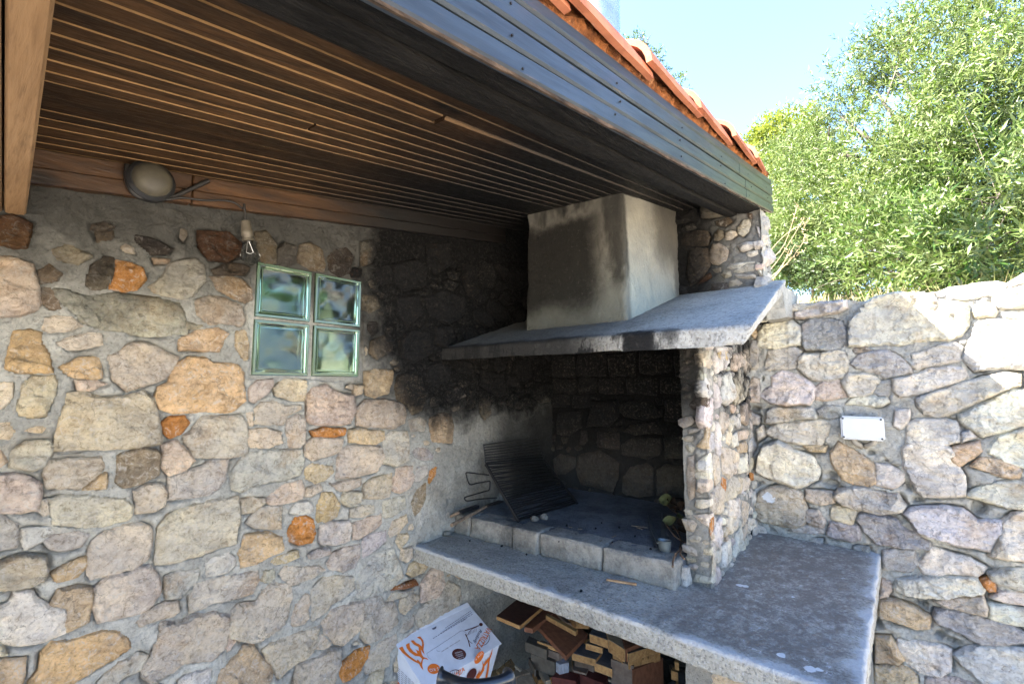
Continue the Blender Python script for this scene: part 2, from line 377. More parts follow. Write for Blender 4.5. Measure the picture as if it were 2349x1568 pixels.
def segdist(P, poly):
    A = poly; B = np.roll(poly, -1, 0); D = np.full(len(P), 1e9); inside = np.zeros(len(P), bool)
    for a, b in zip(A, B):
        ab = b - a; L = np.dot(ab, ab) + 1e-12
        t = np.clip(((P - a) @ ab) / L, 0, 1); D = np.minimum(D, np.hypot(*(P - a - t[:, None] * ab).T))
        c = ((a[1] > P[:, 1]) != (b[1] > P[:, 1]))
        if abs(b[1] - a[1]) > 1e-12: inside ^= c & (P[:, 0] < (b[0] - a[0]) * (P[:, 1] - a[1]) / (b[1] - a[1]) + a[0])
    return np.where(inside, -D, D)
class Field:
    def __init__(s, u0, u1, v0, v1, res=.005):
        s.u0, s.v0, s.res = u0, v0, res; s.nu = int((u1 - u0) / res) + 1; s.nv = int((v1 - v0) / res) + 1
        s.D = np.full((s.nu, s.nv), .2)
    def sub(s, poly, mar):
        lo = poly.min(0) - mar; hi = poly.max(0) + mar
        i0 = max(0, int((lo[0] - s.u0) / s.res)); i1 = min(s.nu, int((hi[0] - s.u0) / s.res) + 2)
        j0 = max(0, int((lo[1] - s.v0) / s.res)); j1 = min(s.nv, int((hi[1] - s.v0) / s.res) + 2)
        if i1 <= i0 or j1 <= j0: return None
        g = np.stack(np.meshgrid(s.u0 + np.arange(i0, i1) * s.res, s.v0 + np.arange(j0, j1) * s.res, indexing='ij'), -1)
        return (slice(i0, i1), slice(j0, j1)), g
    def stamp(s, poly, mar=.05):
        r = s.sub(poly, mar)
        if r is None: return
        sl, g = r; d = segdist(g.reshape(-1, 2), poly).reshape(g.shape[:2]); s.D[sl] = np.minimum(s.D[sl], d)
    def free(s, poly, gap):
        r = s.sub(poly, 0)
        if r is None: return False
        sl, g = r
        if s.D[sl].min() > gap: return True
        d = segdist(g.reshape(-1, 2), poly).reshape(g.shape[:2])
        return not ((d < 0) & (s.D[sl] < gap)).any()
    def block(s, u0, u1, v0, v1):
        s.stamp(np.array([(u0, v0), (u1, v0), (u1, v1), (u0, v1)]), .03)

def rough_outline(poly, rng, step, amp, seed):
    pts = []
    P = np.array(poly); Q0 = []
    for a, b in zip(P, np.roll(P, -1, 0)):   # long sides break into straight facets
        Q0.append(a); L = np.linalg.norm(b - a)
        if L > .05:
            pn = np.array([-(b - a)[1], (b - a)[0]]) / L; t = rng.uniform(.3, .7); Q0.append(a + (b - a) * t + pn * rng.uniform(-.05, .05) * min(L, .12))
    P = np.array(Q0); n = len(P)
    # slight rounding of the traced corners
    for i in range(n):
        a, b, c = P[i - 1], P[i], P[(i + 1) % n]
        la, lc = np.linalg.norm(a - b), np.linalg.norm(c - b); r = min(.06 * la, .06 * lc, .002)
        pts += [b + (a - b) * (r / (la + 1e-9)), b + (c - b) * (r / (lc + 1e-9))]
    out = []
    for i in range(len(pts)):
        a, b = pts[i], pts[(i + 1) % len(pts)]; k = max(1, int(round(np.linalg.norm(b - a) / step)))
        out += [a + (b - a) * t / k for t in range(k)]
    Q = np.array(out); q3 = np.concatenate([Q, np.full((len(Q), 1), seed * 1.37)], 1)
    Q = Q + amp * 1.5 * np.stack([fbm(q3 * 52, 3, .7), fbm(q3 * 52 + 50, 3, .7)], -1) + amp * .9 * np.stack([fbm(q3 * 12 + 9, 2), fbm(q3 * 12 + 70, 2)], -1)
    return Q
_sid = [0]
def stone_mesh(poly, face, h, rim=.010, amp=.0025, depth=.03, relief=1.0, fine=1.0):
    _sid[0] += 1; sid = _sid[0]; rng = np.random.RandomState(sid)
    P = np.array(poly); size = math.sqrt(abs(np.sum(P[:, 0] * np.roll(P[:, 1], -1) - P[:, 1] * np.roll(P[:, 0], -1)) / 2))
    if size < .012: return None
    step = max(.0046, size / 22) / fine
    O = rough_outline(P, rng, step * 1.1, min(amp, size * .03), sid); n = len(O)
    lo, hi = O.min(0), O.max(0)
    gx, gy = np.meshgrid(np.arange(lo[0], hi[0], step), np.arange(lo[1], hi[1], step * .87), indexing='ij')
    gx = gx + (np.arange(gx.shape[1]) % 2) * step * .5
    G = np.stack([gx, gy], -1).reshape(-1, 2) + rng.uniform(-.28, .28, (gx.size, 2)) * step
    d = -segdist(G, O); G = G[d > step * .55]; 
    # a close inner ring makes the rounded edge
    cen = O.mean(0); allp = np.concatenate([O, G])
    co = [Vector((float(a), float(b))) for a, b in allp]
    r = geometry.delaunay_2d_cdt(co, [(i, (i + 1) % n) for i in range(n)], [], 1, 1e-5)
    V2 = np.array([v[:] for v in r[0]]); T = [tuple(f) for f in r[2] if len(f) == 3]
    if len(T) < 4: return None
    dist = np.clip(-segdist(V2, O), 0, None); dist[dist < 1e-5] = 0
    c = V2.mean(0); q = V2 - c; hs = size * .5
    # chipped planes over a noisy face
    tilt = rng.uniform(-.10, .10, 2) * relief
    z = h * (.75 + .25 * rng.rand()) + .7 * (q @ tilt)
    for k in range(rng.randint(4, 8)):   # creased facets
        a = rng.uniform(0, 2 * math.pi); dr = np.array([math.cos(a), math.sin(a)]); z = z + .24 * relief * rng.uniform(-.8, 1) * np.abs(q @ dr - rng.uniform(-.7, .7) * hs) - .06 * hs * relief
    for k in range(3):   # split layers, small ledges
        a = rng.uniform(0, 2 * math.pi); dr = np.array([math.cos(a), math.sin(a)]); e = q @ dr - rng.uniform(-.6, .6) * hs + .25 * hs * fbm(np.concatenate([q * 14, np.full((len(q), 1), k + sid * .3)], 1), 2)
        z = z + min(.006, hs * .10) * relief * rng.choice([-1, 1]) * np.clip(e / .006, 0, 1)
    z = np.maximum(z, h * .35)
    for k in range(rng.randint(2, 5)):
        a = rng.uniform(0, 2 * math.pi); dr = np.array([math.cos(a), math.sin(a)]); sl = rng.uniform(.06, .32) * relief
        off = rng.uniform(.35, 1.0) * hs
        z = np.minimum(z, h * 1.15 - sl * (q @ dr - off))
    q3 = np.concatenate([V2, np.full((len(V2), 1), sid * .77)], 1)
    amp2 = min(.012, size * .075) * relief
    z = z + amp2 * fbm(q3 * (1.5 / max(size, .03)) * [1, 1.7, 1], 3, .55, True) + amp2 * .55 * fbm(q3 * 34 * [1, 1.6, 1] + 5, 4, .65, True)
    prof = np.clip(1.02 - np.exp(-dist / rim), 0, 1); z = np.maximum(z, h * .15) * prof
    V3 = face.w(V2, z - .002)
    # boundary loop order from CDT: first n outputs match inputs
    bi = [int(i) for i in range(n)]
    back = face.w(V2[bi], np.full(n, -depth)); nb = len(V3)
    V = np.concatenate([V3, back]); F = list(T)
    return V, F, bi, nb, n
def put_stone(name, poly, face, h, mat, parent, color, **kw):
    r = stone_mesh(poly, face, h, **kw)
    if r is None: return None
    V, F, bi, nb, n = r; F = list(F)
    for i in range(n):
        j = (i + 1) % n; F.append((bi[j], bi[i], nb + i, nb + j))
    F.append(tuple(nb + i for i in range(n)))
    cen = V[:nb].mean(0)
    me = bpy.data.meshes.new(name); me.from_pydata((V - cen).tolist(), [], F)
    bm = bmesh.new(); bm.from_mesh(me); bmesh.ops.recalc_face_normals(bm, faces=bm.faces); bm.to_mesh(me); bm.free()
    o = link(name, me, mat, parent, color, 17)
    o.location = cen
    return o
PAL = dict(b=(.66, .57, .43), g=(.57, .52, .43), p=(.69, .60, .475), w=(.68, .59, .46), y=(.72, .53, .29), o=(.62, .27, .07), t=(.66, .52, .34),
           d=(.15, .11, .08), r=(.30, .12, .035), B=(.42, .415, .39), k=(.17, .15, .13), W=(.72, .68, .62), G=(.63, .595, .52), P=(.80, .755, .63), m=(.36, .29, .20))
def tint(c, rng, a=.10):
    f = 1 + rng.uniform(-a, a); return tuple(max(.01, q * f * (1 + rng.uniform(-.04, .04))) for q in PAL[c])
def parse(txt, conv):
    out = []
    for ln in txt.strip().splitlines():
        ln = ln.strip()
        if not ln: continue
        c, rest = ln.split(' ', 1)
        pts = [tuple(float(q) for q in p.split(',')) for p in rest.split()]
        out.append((c, [conv(*p) for p in pts]))
    return out
def mortar_sheet(name, fld, face, mat, parent, base=0.0, dip=.014, amp=.004, hole=None, under=.012, dipw=.007, skip=None, low=0.0, mskb=.30, upz=None):
    nu, nv = fld.nu, fld.nv
    u, v = np.meshgrid(fld.u0 + np.arange(nu) * fld.res, fld.v0 + np.arange(nv) * fld.res, indexing='ij')
    P = np.stack([u, v, np.zeros_like(u)], -1).reshape(-1, 3); D = fld.D.reshape(-1)
    n = base + amp * fbm(P * 9, 3, .6) + amp * 1.1 * fbm(P * 42 + 7, 4, .7)
    if low: n = n - low * np.clip(fbm(P * 6 + 31, 3, .6) + .1, 0, 1)
    if upz is not None: k_ = np.clip((P[:, 1] - upz) / .12, 0, 1); n = n + k_ * (.010 * fbm(P * 16 + 3, 4, .7, True) - .004)
    msk = np.clip(fbm(P * 7 + 90, 3, .6) * 3.2 + mskb, 0, 1)
    n = n - dip * msk * np.exp(-np.clip(D - .001, 0, 1) / dipw)
    n = np.where(D < -.004, n - under, n)
    V = face.w(P[:, :2], n)
    i = (np.arange(nu - 1)[:, None] * nv + np.arange(nv - 1)[None, :])
    keep = np.ones_like(i, bool)
    cu = fld.u0 + (np.arange(nu - 1) + .5) * fld.res; cv = fld.v0 + (np.arange(nv - 1) + .5) * fld.res
    if hole: keep &= ~(((cu > hole[0]) & (cu < hole[1]))[:, None] & ((cv > hole[2]) & (cv < hole[3]))[None, :])
    # cells deep below a stone are never seen
    Dm = fld.D[:-1, :-1]; keep &= ~(Dm < -.02)
    if skip is not None: keep &= ~skip(cu[:, None], cv[None, :])
    i = i[keep]
    Fq = np.stack([i, i + nv, i + nv + 1, i + 1], -1)
    if np.dot(np.cross(face.U, face.V), face.N) < 0: Fq = Fq[:, ::-1]
    me = fastmesh(name, V, Fq)
    bm = bmesh.new(); bm.from_mesh(me); loose = [q for q in bm.verts if not q.link_faces]; bmesh.ops.delete(bm, geom=loose, context='VERTS'); bm.to_mesh(me); bm.free()
    return link(name, me, mat, parent, None, 75)
def blob(cu, cv, w, h, rng):
    k = rng.randint(5, 8); a0 = rng.uniform(0, 2 * math.pi); out = []
    for i in range(k):
        a = a0 + 2 * math.pi * (i + rng.uniform(-.28, .28)) / k
        c, s = math.cos(a), math.sin(a); e = 1.0 / max(abs(c) ** 1.0, abs(s) ** 1.0) ** .55
        out.append((cu + .5 * w * c * e * rng.uniform(.85, 1.1), cv + .5 * h * s * e * rng.uniform(.85, 1.1)))
    sh = rng.uniform(-.25, .25); return np.array([(p[0], p[1] + sh * (p[0] - cu)) for p in out])
def fill_random(fld, rng, dom, sizes, tries, cols, gap=.006, ok=None, slope=0.0):
    """dry up the remaining space with smaller and smaller stones; returns polygons"""
    out = []
    for s, tr in zip(sizes, tries):
        for _ in range(tr):
            cu = rng.uniform(dom[0], dom[1]); cv = rng.uniform(dom[2], dom[3])
            if ok and not ok(cu, cv): continue
            w = s * rng.uniform(.85, 1.35); h = w * rng.uniform(.45, .85)
            if rng.rand() < .15: w, h = h, w
            p = blob(cu, cv, w, h, rng)
            if fld.free(p, gap): fld.stamp(p); out.append((cols[rng.randint(len(cols))], p))
    return out
def fill_courses(fld, rng, dom, hr, wr, cols, gap=.006, jit=.18, ok=None):
    out = []; v = dom[2]
    while v < dom[3]:
        h = rng.uniform(*hr); u = dom[0] - rng.uniform(0, .05)
        while u < dom[1]:
            w = rng.uniform(*wr); a, b = u + gap * .5, u + w - gap * .5; c, d = v + gap * .5, v + h - gap * .5
            m_ = (a + b) / 2; J = lambda q: rng.uniform(-jit, jit) * q
            p = np.array([(a + abs(J(h)) * .5, c + J(h) * .6), (m_ + J(w), c + J(h) * .35), (b - abs(J(h)) * .5, c + J(h) * .6), (b, (c + d) / 2 + J(h)), (b - abs(J(h)) * .6, d + J(h) * .6), (m_ + J(w), d + J(h) * .35), (a + abs(J(h)) * .6, d + J(h) * .6), (a, (c + d) / 2 + J(h))])
            if (ok is None or ok(m_, (c + d) / 2)) and fld.free(p, .003): fld.stamp(p); out.append((cols[rng.randint(len(cols))], p))
            u += w
        v += h
    return out

# ---- outlines measured on the photograph, in pixels of enlarged crops
T_A = '''
p 0,450 60,455 200,500 220,590 248,740 230,780 120,815 -40,822 -60,450
r -60,215 80,205 190,250 180,330 160,400 90,400 -60,360
t 590,300 700,290 695,345 600,358
d 820,310 900,330 1000,370 1050,400 1030,425 940,435 870,400 830,360
r 1215,300 1290,300 1400,305 1475,370 1478,440 1400,485 1290,470 1230,390
m 520,620 560,500 640,450 700,462 690,560 650,652 560,655
o 705,470 800,490 870,520 895,590 830,655 760,665 665,650 700,560
g 905,640 1000,570 1040,495 1200,465 1240,500 1260,600 1180,690 1110,708 1000,690 930,665
m 235,540 300,500 380,560 350,600 250,620
g 320,640 400,650 470,680 560,700 700,670 860,690 960,700 1100,740 1130,800 1140,925 980,930 760,915 620,895 510,860 420,760 340,700
m 235,640 310,645 375,770 310,780 260,740
p 270,830 340,812 430,820 510,880 400,900 300,910 265,890
p 340,980 430,950 560,920 620,925 630,990 500,1010 400,1020
y 75,910 180,900 250,920 250,980 300,1050 325,1160 200,1158 120,1165 35,1140 45,1050 70,990
y 355,1120 430,1105 490,1070 600,1070 620,1190 560,1200 480,1185 400,1170
b 650,1060 720,1040 790,990 870,975 960,1010 1040,1050 1095,1070 1080,1110 1010,1200 900,1235 780,1275 700,1200 680,1110
y 960,1300 980,1250 1040,1220 1060,1130 1160,1070 1240,1065 1300,1100 1450,1110 1490,1160 1500,1330 1420,1395 1250,1395 1060,1410 985,1380
t 1095,960 1160,935 1220,900 1330,890 1405,920 1370,960 1340,1035 1280,1030 1180,1020 1100,1020
w 1190,720 1280,690 1380,710 1480,760 1495,840 1470,880 1360,860 1280,870 1210,810
m 1290,575 1400,572 1480,590 1530,650 1540,710 1500,730 1430,700 1330,650
m 1300,530 1380,500 1480,500 1530,520 1500,556 1380,563 1320,562
t 1440,910 1500,900 1520,980 1520,1080 1490,1090 1440,1000
p 140,1230 200,1180 330,1175 345,1220 330,1310 280,1430 200,1440 120,1420 110,1370
w -60,1215 80,1220 75,1300 30,1370 -60,1410
p 460,1212 560,1207 650,1232 560,1265 480,1265
b 420,1290 520,1280 620,1320 760,1310 880,1280 940,1320 975,1450 990,1590 860,1620 700,1622 500,1630 330,1640 345,1560 380,1400
o 990,1470 1040,1435 1130,1430 1155,1470 1110,1530 1040,1560 1010,1530
g 1140,1590 1130,1550 1240,1430 1480,1420 1510,1480 1520,1660 1400,1680 1200,1675
d 560,285 570,260 640,245 710,270 640,288
t 940,460 1040,470 1030,488 950,490
b 1140,850 1250,870 1210,890 1140,890'''
T_C = '''
g 80,140 150,90 300,80 320,130 270,230 200,260 55,240
t -60,150 0,150 40,210 0,235 -60,240
b 275,290 300,210 420,190 620,180 640,240 590,300 480,378 420,368 300,370
y 655,262 652,372 492,380 600,300
m 715,170 800,145 870,125 960,140 980,180 970,290 860,340 760,365 705,330 712,240
b 995,110 1070,80 1120,120 1195,205 1130,260 1040,295 1000,240
g 1040,310 1130,270 1240,240 1300,200 1400,195 1380,310 1340,370 1280,410 1180,420 1020,445
p -60,290 80,285 180,310 245,350 250,400 235,500 150,515 -60,525
b 250,450 290,440 298,520 280,545 250,510
w 305,440 360,420 500,410 640,430 760,435 810,480 790,560 640,600 470,605 320,590
p 820,390 900,350 990,345 1015,400 1000,480 950,510 830,525
w 950,835 960,760 980,610 1030,540 1190,470 1300,440 1465,425 1470,520 1450,640 1440,715 1330,740 1200,790 1080,820
p 540,900 545,780 570,700 640,640 760,595 870,585 920,610 930,680 900,810 830,860 700,890 620,905 560,928
W 140,620 290,610 325,640 250,690 160,740 140,690
g -60,540 0,540 100,600 110,660 100,730 -60,760
g 270,700 330,660 460,630 550,650 500,720 400,750 320,745
b -60,860 60,800 150,780 280,790 290,870 260,930 160,970 -60,1010
y 320,890 400,845 480,810 530,790 520,850 470,910 350,945
p 590,980 640,930 720,905 780,900 860,860 920,850 970,920 980,990 940,1080 860,1130 700,1170 600,1190 580,1110
P -60,1110 60,1080 100,1000 200,1000 230,1050 300,1095 398,1110 398,1258 250,1310 130,1330 30,1320 -60,1260
t 312,1084 360,1000 470,970 560,985 560,1060 540,1180 412,1250 410,1102
G 1015,910 1100,880 1220,860 1210,930 1160,980 1110,1040 1030,1045 1012,980
W 1250,830 1300,790 1400,760 1435,790 1440,840 1400,880 1260,915
b 830,1190 900,1130 1000,1080 1090,1065 1100,1120 1060,1150 980,1170 860,1210
G 1165,1130 1165,1040 1190,950 1300,920 1460,895 1575,870 1585,930 1545,1010 1460,1040 1380,1055 1300,1070 1250,1100
y 180,1568 250,1480 255,1380 320,1310 450,1290 620,1240 720,1250 780,1290 800,1340 720,1400 620,1460 500,1530 400,1600 180,1640
g 870,1480 930,1400 960,1300 990,1190 1100,1180 1180,1150 1300,1120 1400,1150 1400,1250 1380,1350 1300,1420 1130,1440 1040,1500 920,1555 880,1530
t -60,1440 150,1420 140,1540 120,1600 -60,1620
p 610,1560 720,1430 850,1380 900,1400 862,1480 760,1520 700,1590 610,1600
W 1100,1550 1180,1490 1290,1465 1290,1530 1250,1600 1100,1620
p 1390,1370 1400,1280 1440,1310 1410,1350
w -60,1300 0,1310 38,1395 -60,1400'''
T_B = '''
g 190,1330 185,1260 230,1210 330,1200 330,1240 290,1290 215,1340
b 335,1255 400,1210 520,1205 530,1250 525,1325 420,1320 350,1300
b 215,1390 260,1345 330,1338 400,1365 500,1368 500,1385 420,1420 390,1480 300,1480 220,1475
b 170,1410 205,1400 208,1490 180,1490
w 535,1450 540,1300 560,1260 650,1240 720,1280 820,1300 835,1390 800,1470 700,1475 560,1468
b 845,1480 850,1380 900,1330 1000,1320 1100,1340 1140,1400 1135,1470 1060,1505 960,1495
t 895,1260 890,1160 950,1140 1060,1150 1060,1210 1030,1290 950,1310 900,1290
t 828,1240 880,1240 868,1290 830,1300
t 1070,1240 1100,1180 1180,1160 1240,1200 1260,1320 1240,1390 1180,1420 1130,1360 1080,1320
g 1150,1450 1220,1430 1265,1460 1250,1520 1170,1520
t 1280,1440 1340,1410 1420,1415 1435,1490 1425,1590 1300,1585 1280,1510
o 560,1520 650,1500 770,1502 760,1540 650,1550 580,1550
t 795,1515 860,1500 1010,1520 1015,1570 960,1600 870,1590 800,1585
g 415,1600 415,1450 480,1420 525,1450 525,1580 490,1620 430,1620
b 180,1620 175,1510 280,1500 370,1520 390,1590 300,1620
b 530,1600 580,1562 760,1572 740,1640 640,1680 560,1700 525,1660
m 480,450 500,380 560,365 630,410 645,500 640,545 560,530 490,490
d 660,460 700,410 780,400 820,450 800,540 740,575 680,540
r 800,545 830,520 870,530 865,575 810,575
m 215,300 290,295 345,380 350,490 270,500 240,420
g 360,410 400,370 470,390 468,490 390,515 355,480
k 865,370 940,350 960,420 930,490 870,510
m 880,690 960,690 980,760 920,800 875,770
d 905,850 960,850 975,910 930,940 900,900
m 930,970 1000,935 1060,960 1050,1030 960,1080 920,1040
d 950,530 1040,500 1060,560 1030,620 960,610
k 1060,500 1200,470 1270,520 1240,640 1120,660 1070,600
k 1250,700 1350,660 1490,700 1500,800 1400,860 1290,820
k 1080,700 1220,690 1240,800 1150,880 1080,800
k 1320,880 1420,880 1450,960 1380,1010 1310,980
k 1090,960 1160,900 1280,920 1290,1040 1190,1100 1100,1060
k 1270,380 1400,370 1420,500 1330,560 1270,500'''
T_D = '''
G 80,370 75,290 100,240 180,150 330,130 500,130 515,200 490,290 400,320 330,330 200,360 140,390
t 515,250 560,220 690,235 695,270 640,320 590,335 520,310
p 715,310 720,200 740,130 830,110 980,110 985,200 960,270 820,300
g 1000,220 1010,80 1040,20 1150,20 1155,130 1150,200 1070,235
b 290,450 310,400 400,340 500,325 525,390 510,430 400,460 320,468
p 525,420 540,370 620,348 630,380 560,420
b 665,338 800,322 870,310 860,355 780,385 720,380
b 875,430 890,350 950,310 1050,275 1055,350 1040,420 960,435
p 740,430 760,392 860,392 855,450 800,480 760,465
p 1060,380 1070,245 1180,230 1190,320 1160,370 1110,395
b 135,440 200,425 275,430 270,460 210,510 140,525
g 165,580 200,540 260,490 380,475 380,560 375,620 320,620 220,610
W 435,520 470,460 540,445 568,480 565,515 480,530
y 590,560 595,470 620,400 690,395 740,470 720,540 660,570 600,575
o 415,640 460,550 520,535 570,560 580,640 560,700 490,712 430,690
y 115,760 160,660 300,640 380,670 388,740 300,780 220,830 130,850
t 305,820 360,780 480,755 490,790 420,820 340,835
P 615,690 620,600 680,580 800,575 810,620 790,690 700,712 630,710
b 805,545 805,500 880,480 945,475 950,518 880,543
g 995,540 1000,450 1130,420 1140,490 1060,540 1010,550
b 820,680 812,590 900,560 990,525 990,590 920,640 850,680
b 1030,640 1060,570 1140,530 1150,580 1100,640 1040,668
g 655,830 700,770 780,730 860,710 860,790 830,850 760,880 680,865
W 872,800 872,710 900,672 1020,625 1025,690 960,740
w 365,890 400,850 500,852 600,842 645,870 560,920 440,965 380,920
g 545,780 600,750 680,742 680,770 580,800 545,800
G 835,1030 840,920 880,860 960,760 1060,730 1100,830 1120,910 1060,965 1030,990 930,1030 860,1040
p 555,1170 560,990 640,920 700,900 820,910 830,980 760,1040 690,1080 640,1130 570,1180
b 430,1200 460,1080 520,1010 545,1020 545,1160 520,1200 450,1210
g 890,1150 885,1060 930,1032 990,1025 1010,1100 960,1140 900,1165
p 620,1190 680,1110 760,1085 885,1065 875,1200 860,1240 760,1330 700,1310 640,1250
p 270,1360 380,1290 520,1240 610,1205 600,1290 590,1350 480,1430 370,1530 330,1470
p 605,1305 620,1260 690,1315 640,1355 600,1350
g 450,1568 480,1460 560,1420 680,1355 740,1350 735,1430 700,1490 690,1620 370,1620
o 735,1500 760,1440 830,1370 920,1340 905,1400 870,1470 800,1540 760,1560
w 870,1280 880,1190 930,1130 1060,1060 1080,1090 1090,1190 1020,1250 960,1290 900,1315
p 890,1480 920,1380 1000,1300 1080,1255 1085,1310 1040,1380 1030,1450 940,1485 900,1505
b 1100,1130 1110,1060 1180,1020 1230,1040 1170,1100 1130,1140
r 1030,1005 1070,970 1200,935 1220,960 1130,982
w 1025,1060 1045,1012 1190,985 1180,1010 1080,1045
t 1150,890 1170,840 1230,805 1275,840 1250,880 1180,910
p 1235,1070 1240,950 1290,880 1360,840 1375,940 1340,1020 1260,1060
g 1200,1170 1230,1110 1350,1020 1400,930 1470,970 1480,1060 1400,1120 1290,1190 1220,1220
b 1110,800 1115,740 1180,730 1180,790 1150,820
b 1080,690 1100,650 1150,647 1150,690 1110,738
m 1170,460 1200,380 1265,330 1260,430 1230,500 1195,545
G 1192,300 1200,240 1270,225 1275,280 1230,320 1197,328
o 1272,330 1285,260 1330,235 1320,290 1285,345
g 1098,1250 1120,1200 1190,1150 1190,1210 1130,1255
b 900,1560 940,1500 1010,1465 1000,1530 960,1620 900,1620
w 60,1260 80,1120 120,1080 230,1070 290,960 330,950 430,950 440,1040 420,1150 400,1200 300,1270 210,1310 120,1300 70,1280
t -40,1620 0,1480 120,1390 150,1335 205,1325 250,1400 310,1450 322,1500 270,1620
g 250,930 270,872 330,862 340,920 300,950
t 1430,900 1500,900 1470,930'''
T_E = '''
P 190,640 200,540 240,490 330,475 430,465 490,510 500,560 490,630 400,640 320,660 240,655
B 505,560 512,490 560,455 700,450 790,465 820,540 820,620 760,670 680,680 620,665 540,670 515,640
P 830,650 828,560 845,470 900,410 960,330 1040,290 1160,265 1300,270 1440,278 1470,310 1590,330 1680,345 1690,430 1690,500 1640,570 1560,605 1400,600 1200,630 1050,635 930,645
G 245,820 250,740 260,680 330,665 450,650 492,680 480,740 450,800 350,805
G 473,790 483,730 523,700 620,700 750,672 808,680 830,740 825,820 790,870 680,895 580,880 520,840
B 845,770 900,710 960,690 1060,675 1130,675 1200,720 1260,770 1295,830 1200,850 1100,868 1030,830 900,800
G 1290,790 1290,700 1380,680 1480,640 1600,612 1650,650 1635,740 1560,755 1420,780 1330,808
W 1650,735 1690,640 1710,540 1735,470 1850,455 1940,450 2091,465 2300,500 2300,780 2091,805 1900,800 1740,815 1705,780
P 205,1000 240,950 290,930 290,860 360,820 470,850 550,900 600,950 590,1010 560,1060 400,1070 280,1050
p 603,1030 612,930 650,900 775,882 800,960 822,1005 700,1025
G 785,900 830,835 950,842 1030,860 1055,900 1000,970 950,998 845,1003 815,950
B 1020,970 1060,905 1130,882 1138,940 1120,995 1060,995
P 1148,880 1250,862 1400,810 1540,792 1655,802 1685,860 1600,900 1450,950 1300,990 1200,1005 1160,960
G 1320,1015 1450,965 1620,915 1780,875 1950,830 2060,850 2060,925 1900,980 1700,1060 1600,1110 1480,1155 1370,1120 1325,1070
P 1630,1135 1700,1105 1780,1065 1900,1005 2000,955 2130,960 2300,1000 2300,1140 2091,1210 1950,1250 1790,1283 1700,1230 1640,1180
G 245,1190 260,1110 300,1078 500,1090 580,1082 620,1140 600,1160 450,1162 320,1188
P 235,1250 330,1198 500,1182 640,1172 705,1200 690,1270 640,1345 500,1340 380,1315 280,1280
B 615,1100 680,1070 790,1082 800,1145 780,1150 700,1165 630,1140
P 808,1060 850,1022 1000,1007 1110,1012 1125,1040 1080,1062 950,1062
P 1160,1210 1170,1100 1270,1090 1275,1120 1250,1200 1200,1235
P 1255,1350 1262,1200 1330,1168 1450,1162 1600,1182 1638,1240 1633,1320 1500,1348 1380,1363 1290,1363
G 1645,1262 1700,1245 1745,1290 1645,1332
t 1548,1400 1600,1362 1770,1322 1780,1390 1720,1440 1630,1497 1570,1460
P 1845,1380 1905,1292 2091,1225 2300,1250 2300,1540 2091,1510 1960,1468 1850,1410
W 1455,265 1560,232 1750,202 1900,192 1965,210 1945,250 1880,285 1700,308 1560,312 1490,285
W 1870,305 1960,245 2091,210 2300,200 2300,360 2091,368 1920,378 1885,340
W 1965,205 2091,135 2300,120 2300,188 2091,192 1990,222
G 1725,400 1760,362 1880,362 1895,400 1875,440 1745,440
W 1905,415 1990,395 2091,388 2300,395 2300,445 2091,448 1950,440
G 385,372 450,348 588,342 598,360 520,385 400,400
P 452,410 560,372 640,330 820,322 828,370 780,400 700,412 600,428 520,443 460,440
P 180,470 250,432 350,407 438,402 445,430 350,458 260,463
g 137,680 152,600 183,600 193,700 188,800 142,810
t 142,560 170,500 188,560 165,590
p 142,1040 132,920 152,862 198,880 203,980 198,1040
p 182,1240 220,1212 238,1280 192,1318
t 512,1352 600,1352 680,1358 668,1392 560,1388
m 860,660 960,652 1000,672 940,690 880,690'''
